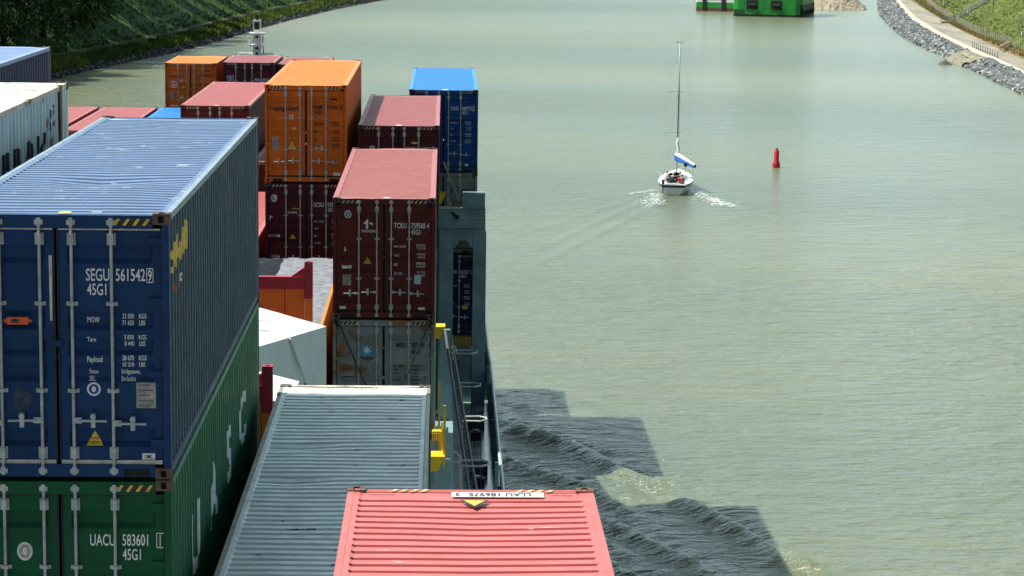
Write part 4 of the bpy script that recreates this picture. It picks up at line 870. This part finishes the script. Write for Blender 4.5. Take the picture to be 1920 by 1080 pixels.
container('wine', -5.32, HY, -7.94, 'dark wine container numbered 593 directly below the tall orange one', deco=GCXU, **G); fill(-5.32, HY, -10.85)
container('wine', -2.58, 70.42, -6.23, 'wine red container numbered 117152 with a shadow strip along the left of its roof', deco=std('EAMU', '117152', '0', WHT, box=True, d0=.78) + [('rect', -.86, -.72, .62, .78, STK), ('rect', .38, .58, .50, .55, YEL, 'sticker_mark')], marks=dot(STK, .0, .2, .10), **G); fill(-2.58, 70.42, -9.14)
container('rose', -8.0, 70.4, -9.65, 'pink-roofed container seen through the slot between the blue and orange stacks', **G); fill(-8.0, 70.4, -12.56)
container('maroon', -9.34, 83.9, -6.78, 'dull red container with a broad pink roof left of the tall orange one', marks=WDOT, roof='rose', **G); fill(-9.34, 83.9, -9.69)
container('maroon', -6.78, 83.6, -8.72, 'dark red container deep in the slot left of the tall orange one', **G); fill(-6.78, 83.6, -11.63)
container('blue', -1.25, 83.31, -6.10, 'vivid blue container numbered 848772, outermost at the ship side', deco=std('CSNU', '848772', '2', WHT, box=True) + [('disc', .82, 2.66, .07, .05, STK, STK)], marks=dot(STK, .05, .17, .12), **G)
container('slate', -1.25, 83.31, -9.01, 'grey green container numbered 878677 under the vivid blue one', deco=std('CCLU', '878677', '2', DKT, box=True)[:5] + [('rect', .2, .3, 1.05, 1.2, STK, 'sticker_mark')], **G)
container('midnight', -1.25, 83.31, -11.92, 'dark navy container numbered 632551 framed by the grey lashing tower', deco=std('TGHU', '632551', '2', WHT, box=False) + [('rect', .72, .9, 1.88, 2.0, YEL, 'sticker_mark')], **G)
container('mint', -3.78, 83.4, -8.2, 'light green container, a sliver of it right of the tall orange one', **G); fill(-3.78, 83.4, -11.1)
container('rose', -15.78, 98.25, -9.02, 'pink-roofed container beyond the off-white one, right of its twin', **G); fill(-15.78, 98.25, -11.93)
container('rose', -18.49, 98.3, -9.02, 'pink-roofed container beyond the off-white one, left of its twin', **G); fill(-18.49, 98.3, -11.93)
container('blue', -13.12, 98.3, -9.02, 'bright blue-roofed container low behind the dull red one', **G); fill(-13.12, 98.3, -11.93)
fill(-2.15, 100.5, -9.8)
S20 = dict(L=6.058, H=2.591, **G)
container('orange', -13.32, 113.2, -7.14, 'small orange container numbered 282565, farthest forward on the left', deco=HAPAG('282565', '3', '22G1') + [('disc', -.80, 1.15, .16, .17, STK, ORG)], **S20)
container('wine', -10.5, 112.4, -7.03, 'small wine red container with a navy and yellow sign, in front of the mast', deco=std('FBXU', '697260', '3', WHT, '22G1', rows=(), vals=(), box=False, d0=.98) + [('poly', -.86, [(STK, [(-1.02, .72), (-.70, .72), (-.70, 1.12), (-1.02, 1.12)]), (NAVYB, [(-1.0, .74), (-.72, .74), (-.72, 1.10), (-1.0, 1.10)]), (YEL, [(-.97, .86), (-.85, .78), (-.75, .78), (-.88, .88)]), (YEL, [(-.97, .98), (-.85, .90), (-.76, .90), (-.90, 1.0)])], 'emblem'), ('disc', .36, 1.16, .06, .07, STK, STK)], **S20)
container('wine', -8.01, 113.6, -7.17, 'small wine red container half hidden behind the tall orange one', **S20)
for x, y, zb in ((-13.32, 113.2, -9.74), (-10.5, 112.4, -9.63), (-8.01, 113.6, -9.77), (-4.0, 113.0, -12.2)): fill(x, y, zb, 6.058)

# lashing rods
def rod(p, q, label, grp='lashing rods', r=.022):
    t = thing('lashing_rod', label, 'lashing rod', p, 0, grp); d = Vector(q) - Vector(p)
    b = MB(); b.tube([(0, 0, 0), tuple(d * .62)], r, mat('rod_steel', (.035, .032, .028), .6, .2, var=.4, rust=.15), 8); b.build('rod', t)
    b = MB(); b.tube([tuple(d * .60), tuple(d * .98)], r * 1.9, DKMET, 8); b.tube([tuple(d * .97), tuple(d)], r * 2.6, CASTING, 8); b.build('turnbuckle', t)
yb = TY - .06
rod((-2.47, yb, CZ - 9.66), (-1.46, yb - .05, CZ - 12.05), 'lashing rod slanting from the upper left corner of the rust-stained grey container')
rod((-.33, yb, CZ - 9.66), (-1.36, yb - .05, CZ - 12.05), 'lashing rod slanting from the upper right corner of the rust-stained grey container')
rod((-.02, 83.2, CZ - 8.62), (.62, 82.6, CZ - 10.05), 'thick dark lashing rod with turnbuckle slanting across the grey green container', r=.04)
rod((.28, 82.15, CZ - 10.28), (.52, 82.1, CZ - 10.50), 'short dark lashing turnbuckle lying on the lashing platform front', r=.035)

# flat rack and the wrapped cargo on it
RED = mat('rack_red', (.36, .020, .042), .5, var=.15); RORG = mat('rack_orange', (.78, .20, .012), .5, var=.12)
fr = thing('flat_rack', 'red and orange flat rack with upright end walls holding white wrapped cargo', 'flat rack', (-4.06, 38.9, CZ - 10.35))
b = MB(); b.box(-HW, HW, 0, 12.19, 0, .65, RED); b.build('base', fr)
for y0, s in ((.0, 1), (12.0, -1)):
    b = MB(); y1 = y0 + .17
    b.box(-HW + .18, HW - .18, y0 + .03, y1 - .03, .66, 2.26, RORG); 
    for x in (-.62, 0, .62): b.box(x - .008, x + .008, y0 + .022, y0 + .03, .66, 2.25, mat('panel_joint', (.2, .04, .005), .6))
    for x0, x1 in ((-HW, -HW + .17), (HW - .17, HW)): b.box(x0, x1, y0, y1, .655, 2.06, RORG)
    b.build('end_wall', fr)
    b = MB(); b.box(-HW + .18, HW - .18, y0 - .01, y1, 2.265, 2.53, RED)
    for q in (-1, 1):
        x0, x1 = sorted((q * (HW - .172), q * (HW + .002))); b.box(x0, x1, y0 - .012, y1 + .012, 2.062, 2.86, RED)
        xa, xb = q * (HW - .175), q * (HW - .46); tri = [(xa, 2.535), (xb, 2.535), (xa, 2.74)]
        f = [(x, y0 + .02, z_) for x, z_ in tri]; g_ = [(x, y1 - .02, z_) for x, z_ in tri]; b.poly(f, RED); b.poly(g_[::-1], RED); b.poly([f[1], f[2], g_[2], g_[1]], RED)
    b.build('end_beam', fr)
    b = MB()
    for q in (-1, 1): b.poly([(q * (HW - .085) - .04, y0 + .04, 2.864), (q * (HW - .085) + .04, y0 + .04, 2.864), (q * (HW - .085) + .04, y0 + .13, 2.864), (q * (HW - .085) - .04, y0 + .13, 2.864)], HOLE)
    b.build('post_socket', fr)
b = MB(); b.box(-.62, -.02, 11.982, 11.992, 1.55, 2.05, STK)
for i in range(4): b.box(-.55, -.1, 11.976, 11.98, 1.62 + i * .1, 1.65 + i * .1, mat('print_blue', (.25, .35, .45), .5))
b.build('notice', fr)
FILM = mat('white_wrap', (.62, .73, .75), .42, var=.06, vscale=2, bump=.6, bscale=2.2, spec=.5, stretch=(1, 3, 1))
def wrapped(name, label, pts, zt, zb, seed, strap=None):
    t = thing(name, label, 'wrapped cargo', (pts[0][0], pts[0][1], CZ + zb), 0, 'white wrapped cargo on the flat rack'); b = MB(); k = b.mi(FILM); n_ = len(pts)
    cx = sum(p[0] for p in pts) / n_; cy = sum(p[1] for p in pts) / n_; per = []
    for i in range(n_):
        a, c = pts[i], pts[(i + 1) % n_]
        for j in range(14): u = j / 14; per.append((a[0] + (c[0] - a[0]) * u, a[1] + (c[1] - a[1]) * u, min(u, 1 - u)))
    rows = []
    for i in range(13):
        v = i / 12; r = []
        for (x, y, e) in per + per[:1]:
            q = .035 * noise.noise((x * 2 + seed, y * 2, v * 2.2)) * min(1, e * 8); dx, dy = x - cx, y - cy; l = math.hypot(dx, dy) + 1e-6
            r.append((x + dx / l * q - pts[0][0], y + dy / l * q - pts[0][1], (zt - zb) * v - .01 * (v == 1)))
        rows.append(r)
    b.grid(rows, FILM)
    for sc in (1, .8, .6, .4, .2, 0):
        pass
    tops = [[(cx + (x - cx) * sc - pts[0][0], cy + (y - cy) * sc - pts[0][1], zt - zb - .01 + (1 - sc) * .03 + .03 * noise.noise((x * 1.5 * sc, y * 1.5 * sc, seed)) * (sc < 1)) for (x, y, e) in per + per[:1]] for sc in (1, .85, .65, .45, .25, .001)]
    b.grid(tops, FILM); b.build('wrapping', t, True)
    b = MB()
    for yy, x0_, x1_ in ((-.75, -2.4, -1.0), (.35, -2.6, -1.1), (-1.3, -2.6, -1.3)):
        b.tube([(x0_, yy, zt - zb + .028), ((x0_ + x1_) / 2, yy + .05, zt - zb + .034), (x1_, yy + .02, zt - zb + .022)], .012, mat('wrap_seam', (.36, .44, .46), .6), 5)
    if seed == 2: b.build('seam', t)
    if strap:
        b = MB(); b.tube(strap, .018, mat('strap_pale', (.62, .66, .62), .6), 6); b.tube([strap[-1], (strap[-1][0] + .06, strap[-1][1] + .0, strap[-1][2] - .16), (strap[-1][0] + .17, strap[-1][1] + .1, strap[-1][2] - .27)], .022, DKT, 6); b.build('strap', t)
    return t
wrapped('wrapped_cargo', 'taller white wrapped load with a pointed corner on the flat rack', [(-2.25, 45.1), (-3.68, 47.2), (-5.15, 47.4), (-5.2, 42.6), (-3.45, 42.75)], -7.88, -9.69, 2, [(-.62, -1.27, 1.78), (-.52, -1.12, 1.45), (-.42, -.94, 1.1), (-.36, -.85, .85)])
wrapped('wrapped_cargo', 'lower white wrapped load behind the near post of the flat rack', [(-2.52, 41.0), (-3.35, 41.95), (-5.15, 42.1), (-5.15, 39.3), (-2.6, 39.3)], -8.15, -9.69, 7)

# ------------------------------------------------------------------ sailing yacht, people, buoy
def skin(name, joints, edges, mt, parent, sub=1):
    me = bpy.data.meshes.new(name); me.from_pydata([j[0] for j in joints], edges, []); o = bpy.data.objects.new(name, me); COL.objects.link(o)
    md = o.modifiers.new('skin', 'SKIN'); md.use_smooth_shade = True
    for i, j in enumerate(joints): me.skin_vertices[0].data[i].radius = (j[1], j[1]); me.skin_vertices[0].data[i].use_root = (i == 0)
    sb = o.modifiers.new('sub', 'SUBSURF'); sb.levels = sub; sb.render_levels = sub
    dg = bpy.context.evaluated_depsgraph_get(); ev = o.evaluated_get(dg); nm = bpy.data.meshes.new_from_object(ev)
    bpy.data.objects.remove(o); nm.materials.clear(); nm.materials.append(mt); r = link(name, nm, parent); return r
SKINM = mat('skin_tone', (.55, .33, .24), .55); HAIRM = mat('hair_grey', (.18, .16, .14), .7)
def seated(loc, rz, label, shirt, legs, cap=None, lean=.05, parent=None, arm=.0):
    t = thing('person', label, 'person', loc, rz)
    # facing +Y; seat at z=0
    J = [((0, 0, .06), .13), ((0, lean * .5, .28), .125), ((0, lean, .50), .12), ((0, lean * 1.1, .60), .055), ((0, lean * 1.1 + .02, .72), .085), ((0, lean * 1.1 + .03, .83), .07)]
    E_ = [(0, 1), (1, 2), (2, 3), (3, 4), (4, 5)]
    arms = []
    for s in (-1, 1):
        b0 = len(J); J += [((s * .20, lean, .50), .06), ((s * .27, lean + .05, .25), .048), ((s * .22, lean + .28, .16 + arm), .036), ((s * .21, lean + .36, .16 + arm), .034)]
        E_ += [(2, b0), (b0, b0 + 1), (b0 + 1, b0 + 2), (b0 + 2, b0 + 3)]
        for f in range(4): k = len(J); J += [((s * .21 + (f - 1.5) * .022, lean + .42, .155 + arm), .009), ((s * .21 + (f - 1.5) * .024, lean + .455 - .008 * abs(f - 1.5), .135 + arm), .008)]; E_ += [(b0 + 3, k), (k, k + 1)]
        k = len(J); J += [((s * .17, lean + .37, .16 + arm), .010), ((s * .155, lean + .41, .15 + arm), .009)]; E_ += [(b0 + 3, k), (k, k + 1)]
        b1 = len(J); J += [((s * .10, .05, .05), .095), ((s * .13, .44, .08), .065), ((s * .13, .46, -.36), .042), ((s * .13, .60, -.40), .035)]; E_ += [(0, b1), (b1, b1 + 1), (b1 + 1, b1 + 2), (b1 + 2, b1 + 3)]
    body = skin('body', J, E_, SKINM, t)
    Js = [((0, 0, .04), .155), ((0, lean * .5, .28), .15), ((0, lean, .50), .142), ((0, lean * 1.05, .565), .08)]; Es = [(0, 1), (1, 2), (2, 3)]
    for s in (-1, 1): b0 = len(Js); Js += [((s * .20, lean, .50), .078), ((s * .27, lean + .05, .25), .064), ((s * .225, lean + .25, .165 + arm), .05)]; Es += [(2, b0), (b0, b0 + 1), (b0 + 1, b0 + 2)]
    skin('jacket', Js, Es, shirt, t)
    Jl = [((0, 0, .04), .15)]; El = []
    for s in (-1, 1): b0 = len(Jl); Jl += [((s * .10, .05, .05), .112), ((s * .13, .44, .08), .08), ((s * .13, .46, -.33), .06)]; El += [(0, b0), (b0, b0 + 1), (b0 + 1, b0 + 2)]
    skin('trousers', Jl, El, legs, t)
    b = MB(); hy, hz_ = lean * 1.1 + .02, .74
    b.lathe([(.097, hz_ + .0), (.102, hz_ + .04), (.09, hz_ + .10), (.055, hz_ + .135), (.0, hz_ + .145)], cap or HAIRM, 14, (0, hy)); 
    if cap: b.box(-.07, .07, hy + .07, hy + .19, hz_ + .03, hz_ + .045, cap)
    b.build('cap' if cap else 'hair', t, True)
    b = MB(); b.box(-.014, .014, hy + .082, hy + .108, hz_ - .045, hz_ - .005, SKINM)
    for s in (-1, 1): b.box(s * .032 - .012, s * .032 + .012, hy + .078, hy + .088, hz_ - .004, hz_ + .008, BLK); b.box(s * .09 - .01, s * .09 + .01, hy - .02, hy + .02, hz_ - .04, hz_ + .02, SKINM)
    b.box(-.025, .025, hy + .076, hy + .086, hz_ - .075, hz_ - .068, mat('lips', (.35, .12, .10), .5)); b.build('face', t)
    return t
GEL = mat('white_gelcoat', (.80, .82, .82), .25, var=.04); NAVYG = mat('navy_stripe', (.012, .014, .03), .3); STAY = mat('steel_stay', (.16, .17, .17), .5); TEAK = mat('cockpit_floor', (.36, .34, .30), .7); ALU = mat('aluminium_mast', (.26, .29, .30), .45, .4)
BLUC = mat('blue_canvas', (.02, .13, .46), .7, var=.2); WCL = mat('white_sailcloth', (.78, .79, .78), .7, var=.08, bump=.4, bscale=9); DBLU = mat('navy_canvas', (.02, .04, .15), .7)
yrz = R(-8.0); yacht = thing('sailing_yacht', 'white sailing yacht under bare mast with a blue covered boom, seen from astern', 'sailing boat', (20.02, 204.9, 0), yrz)
yacht.rotation_euler = (0, R(0.2), yrz)
ST = [(0, .98, .62, .95, .05), (.6, 1.16, .78, .95, -.1), (2, 1.42, 1.05, .93, -.3), (4, 1.54, 1.18, .94, -.4), (6, 1.48, 1.08, .98, -.4), (8, 1.12, .74, 1.06, -.35), (9.6, .55, .28, 1.15, -.2), (10.6, .03, .02, 1.22, .1)]
b = MB(); rows = []
for y, bd, bw, zs, zb in ST:
    sec = [(0, zb - .25), (bw * .7, zb - .05), (bw, .12), ((bw + bd) / 2 + .05, zs * .5), (bd * .985, zs - .26), (bd, zs - .05), (bd, zs)]
    rows.append([(-x, y - (.25 if y == 0 and z_ > .5 else 0), z_) for x, z_ in reversed(sec)] + [(x, y - (.25 if y == 0 and z_ > .5 else 0), z_) for x, z_ in sec[1:]])
k = b.mi(GEL); o = len(b.v); wd = len(rows[0])
for r in rows: b.v += r
for i in range(len(rows) - 1):
    for j in range(wd - 1): b.f.append((o + i * wd + j, o + (i + 1) * wd + j, o + (i + 1) * wd + j + 1, o + i * wd + j + 1)); b.m.append(b.mi(NAVYG) if j in (1, wd - 3) else k)
for j in range(wd // 2): b.f.append((o + j, o + j + 1, o + wd - 2 - j, o + wd - 1 - j)); b.m.append(b.mi(NAVYG) if j == 1 else k)
b.build('hull', yacht, False)
b = MB(); dk = [(-bd, y - (.25 if y == 0 else 0), zs - .005) for y, bd, bw, zs, zb in ST] ; rows = []
for y, bd, bw, zs, zb in ST:
    yy = y - (.25 if y == 0 else 0); rows.append([(-bd + .01, yy, zs - .01), (-bd * .52, yy, zs + .01), (-bd * .3 if y > 3.3 else -bd * .52 + .02, yy, zs + .01 if y > 3.3 else zs - .38), (bd * .3 if y > 3.3 else bd * .52 - .02, yy, zs + .01 if y > 3.3 else zs - .38), (bd * .52, yy, zs + .01), (bd - .01, yy, zs - .01)])
b.grid(rows, GEL); b.build('deck', yacht)
b = MB(); b.box(-.5, .5, .25, 3.2, .40, .58, TEAK); b.box(-.6, .6, .05, .45, .6, .98, GEL); b.box(-.55, .55, .46, .62, .75, 1.0, mat('locker_blue', (.16, .30, .42), .6)); b.build('cockpit', yacht)
b = MB(); b.prism([(-.85, 3.5), (.85, 3.5), (.75, 6.5), (.35, 8.0), (-.35, 8.0), (-.75, 6.5)], .96, 1.36, GEL); b.box(-.6, .6, 3.48, 3.5, 1.05, 1.3, BLK); b.build('cabin', yacht)
b = MB(); b.grid([[( .95 * math.cos(math.pi - math.pi * i / 10), 3.4 + j * .55, 1.05 + (.62 - .16 * j) * math.sin(math.pi * i / 10)) for i in range(11)] for j in range(3)], DBLU); b.build('spray_hood', yacht)
MX = (0, 6.0)
ms = (lambda bb: (bb.tube([(0, 6.0, 1.3), (0, 6.0, 12.9)], .075, ALU, 10, r1=.055), bb.build('mast', yacht, True))[1])(MB())
for zz, w_ in ((8.6, .95), (4.9, 1.2)):
    b = MB(); b.tube([(-w_, 5.85, zz), (0, 6, zz + .05), (w_, 5.85, zz)], .022, ALU, 6); b.build('spreader', ms)
b = MB(); b.tube([(-.25, 6, 12.95), (.25, 6, 12.95)], .02, DKMET, 6); b.tube([(-.22, 6, 12.9), (-.25, 6, 13.12)], .02, DKMET, 6); b.tube([(.2, 6, 12.9), (.3, 6, 13.15)], .02, DKMET, 6); b.tube([(0, 6, 12.9), (-.02, 6, 13.4)], .012, DKMET, 6); b.build('masthead', ms)
b = MB()
for s in (-1, 1):
    b.tube([(s * 1.42, 5.8, 1.0), (s * 1.2, 5.85, 4.9), (s * .95, 5.85, 8.6), (0, 6, 12.8)], .006, STAY, 4); b.tube([(s * 1.3, 5.3, 1.0), (0, 6, 4.9)], .005, STAY, 4); b.tube([(s * 1.25, 6.3, 1.0), (0, 6, 8.6)], .005, STAY, 4)
    b.tube([(s * .85, -.1, 1.0), (0, 2.2, 4.8)], .005, STAY, 4)
b.tube([(0, 10.5, 1.25), (0, 6, 12.8)], .012, STAY, 5); b.tube([(0, 2.2, 4.8), (0, 6, 12.9)], .005, STAY, 4); b.build('rigging', yacht)
be = (1.75, 2.2, 2.25)
b = MB(); b.tube([(0, 5.9, 2.45), be], .075, ALU, 8); b.build('boom', yacht)
b = MB(); P = [Vector((0, 5.95, 2.78)).lerp(Vector((be[0], be[1], be[2] + .12)), i / 14) for i in range(15)]; rows = []
for i, p in enumerate(P):
    r = .44 * (1 - .60 * i / 14) + .03 * noise.noise((i * .7, 0, 0)); rows.append([(p.x + r * .62 * math.cos(a), p.y, p.z + r * math.sin(a) - .02) for a in [2 * math.pi * j / 12 for j in range(13)]])
k = b.mi(BLUC); kw = b.mi(WCL); o = len(b.v)
for r in rows: b.v += r
for i in range(14):
    for j in range(12): b.f.append((o + i * 13 + j, o + i * 13 + j + 1, o + (i + 1) * 13 + j + 1, o + (i + 1) * 13 + j)); b.m.append(kw if 1 <= j <= 4 else k)
b.build('sail_cover', yacht, True)
b = MB(); b.tube([(.02, 5.85, 2.9), (.12, 5.75, 3.5), (-.05, 5.9, 4.0), (.08, 5.9, 4.5)], .17, WCL, 8, r1=.06); b.build('furled_sail', yacht, True)
b = MB()
for s in (-1, 1):
    for y, bd in ((.2, .98), (2, 1.36), (4, 1.48), (6, 1.42), (8, 1.06)): b.tube([(s * bd * .97, y, .95), (s * bd * .97, y, 1.55)], .016, RAIL, 5)
    b.tube([(s * .95, .2, 1.55), (s * 1.32, 2, 1.54), (s * 1.44, 4, 1.54), (s * 1.38, 6, 1.55), (s * 1.03, 8, 1.6), (0, 10.5, 1.8)], .009, RAIL, 5)
b.tube([(-.95, .2, 1.55), (-.8, -.15, 1.55), (-.3, -.2, 1.55)], .02, RAIL, 6); b.tube([(.95, .2, 1.55), (.8, -.15, 1.55), (.3, -.2, 1.55)], .02, RAIL, 6); b.build('guard_rail', yacht)
b = MB(); b.tube([(.95, -.05, 1.0), (1.02, .0, 2.9)], .03, RAIL, 6); b.box(.85, 1.15, -.1, .05, 2.55, 2.85, DKMET); b.build('stern_pole', yacht)
b = MB(); b.box(-1.02, -.80, -.22, .1, .75, 1.35, DKMET); b.box(-.95, -.87, -.3, -.2, .2, .8, DKMET); b.build('outboard_motor', yacht)
def on_boat(x, y, z_): q = Matrix.Rotation(yrz, 4, 'Z') @ Matrix.Rotation(R(0.2), 4, 'Y') @ Vector((x, y, z_)); return (20.02 + q.x, 204.9 + q.y, q.z)
seated(on_boat(-.12, 1.5, 1.0), yrz, 'person in a dark green jacket and white cap sitting with back turned', mat('jacket_green', (.02, .06, .055), .8), mat('trousers_dark', (.03, .03, .04), .8), mat('cap_white', (.75, .74, .72), .8))
seated(on_boat(.52, 2.1, 1.0), yrz + R(60), 'person with dark hair and dark red top on the right cockpit bench', mat('top_darkred', (.10, .015, .02), .8), mat('trousers_dark', (.03, .03, .04), .8), None)
seated(on_boat(.70, .35, 1.0), yrz + R(20), 'person in a bright red jacket and pale cap at the stern corner', mat('jacket_red', (.48, .03, .05), .8), mat('trousers_grey', (.2, .2, .22), .8), mat('cap_white', (.75, .74, .72), .8))
seated(on_boat(-.75, 2.4, 1.0), yrz - R(60), 'person in a beige top on the left cockpit bench', mat('top_beige', (.42, .34, .28), .8), mat('trousers_grey', (.2, .2, .22), .8), None)
# churned foam astern of the yacht
FOAM = mat('foam', (.82, .84, .82), .7, var=.05); b = MB(); rnd = random.Random(4); k = b.mi(FOAM)
def fleck(x, y, s):
    o = len(b.v); n_ = rnd.randint(5, 8); a0 = rnd.random() * 6
    for i in range(n_): a = a0 + 6.283 * i / n_; r = s * rnd.uniform(.45, 1.2); b.v.append((x + r * math.cos(a) * 1.5, y + r * math.sin(a) * .8, .045))
    b.f.append(tuple(range(o, o + n_))); b.m.append(k)
for i in range(520):
    side = rnd.random() < .5; u = rnd.random(); 
    if side: x = 18.6 - 1.1 * u + rnd.gauss(0, .35 + .2 * u); y = 205.6 - 8.5 * u + rnd.gauss(0, .5)
    else: x = 22.0 + 1.9 * u + rnd.gauss(0, .3 + .3 * u); y = 206.6 - 9.0 * u + rnd.gauss(0, .5)
    fleck(x, y, rnd.uniform(.04, .15) * (1.25 if u > .65 and not side else .9))
for i in range(110): u = rnd.random(); fleck(18.9 - 2.6 * u + rnd.gauss(0, .1), 208.6 - 3.2 * u + rnd.gauss(0, .35), rnd.uniform(.03, .08))
tag(b.build('wake_foam'), 'white foam churned up on both sides behind the yacht', 'foam', kind='stuff')
by = thing('channel_buoy', 'red can buoy with a short top light standing in the canal', 'buoy', (32.35, 228.9, 0)); RB = mat('buoy_red', (.50, .012, .030), .4, var=.12)
b = MB(); b.lathe([(.0, -.5), (.36, -.5), (.38, .30), (.36, .46), (.27, .62), (.255, .66), (.25, 1.62), (.20, 1.70), (.0, 1.71)], RB, 22); b.build('body', by, True)
b = MB(); b.lathe([(.0, 1.71), (.12, 1.71), (.12, 1.80), (.08, 1.88), (.0, 1.90)], DKMET, 12); b.tube([(.14, 0, 1.7), (.14, 0, 2.05)], .012, DKMET, 5); b.build('lamp', by)

# ------------------------------------------------------------------ green work vessels at the bend
GR = mat('vessel_green', (.022, .27, .045), .4, var=.15, vscale=.4, streak=.3, rust=.08); GRD = mat('vessel_dark', (.012, .014, .016), .6); BRN = mat('boot_topping', (.11, .055, .04), .6, var=.3); WV = mat('vessel_white', (.75, .77, .75), .45)
v = thing('green_barge', 'high bright green steel pontoon with two black square openings', 'barge', (70.9, 586.3, 0), math.atan2(-4.8, 16.2))
PTS = [(0, 1.4), (.35, .4), (1.2, 0), (15.6, 0), (16.6, .5), (17.1, 1.6), (17.1, 22), (0, 22)]
b = MB(); b.prism(PTS, -.8, 9, GR); b.prism([(p[0] * 1.006 - .05, p[1] - .06) for p in PTS], -.8, .55, GRD); b.build('hull', v)
for x in (3.4, 9.4):
    b = MB(); b.box(x, x + 2.9, -.03, .02, 1.7, 4.0, GRD); b.box(x - .12, x + 3.02, -.09, -.031, 1.55, 1.69, GR); b.build('opening', v)
    b = MB(); b.tube([(x + .6, -.16, 2.8), (x + 2.3, -.16, 2.8)], .3, RUBBER, 10); b.build('fender', v)
b = MB(); 
for x in (2.6, 7.8, 12.9): b.poly([(x, -.015, 1.6), (x + .1, -.015, 1.6), (x + .7, -.015, 9), (x + .6, -.015, 9)], mat('weld_line', (.012, .15, .03), .5))
b.box(.3, 3.0, -.02, .0, .6, 1.7, mat('stain_dark', (.012, .10, .03), .5)); b.build('seam', v)
b = MB()
for i in range(6): b.tube([(17.25, 2 + i * 3.2, 1.6), (17.25, 2 + i * 3.2, .6)], .55, RUBBER, 12)
b.box(17.11, 17.3, .5, 21.5, .4, 3.0, GRD); b.build('fender', v)
b = MB(); b.box(2, 15, 6, 18, 9.01, 13, WV); b.box(3, 14, 5.98, 5.999, 11, 12.4, BLK); b.build('deckhouse', v)
t2 = thing('work_boat', 'green and white work boat with dark fenders moored behind the green pontoon', 'boat', (64.9, 617.5, 0), math.atan2(-4.2, 8.8))
PT2 = [(0, .5), (.5, 0), (12, 0), (12, 5), (0, 5)]
b = MB(); b.prism(PT2, -.8, .95, BRN); b.prism(PT2, .95, 2.3, GR); b.prism(PT2, 2.3, 4.6, WV); b.build('hull', t2)
for x in (2.0, 7.2): b = MB(); b.box(x, x + 1.05, -.16, -.01, .1, 5.0, GRD); b.build('fender', t2)
b = MB(); put_text(b, 'C. JOHN PETER III', DKT, 3.3, 2.75, .55, .75, lambda u, w_: (u, -.012, w_)); put_text(b, 'W', DKT, .9, 2.75, .5, .8, lambda u, w_: (u, -.012, w_)); b.build('lettering', t2)
b = MB(); b.box(2, 10, 1, 4.4, 4.61, 7.5, WV); b.box(2.4, 9.6, .98, .999, 6, 7, BLK); b.build('wheelhouse', t2)
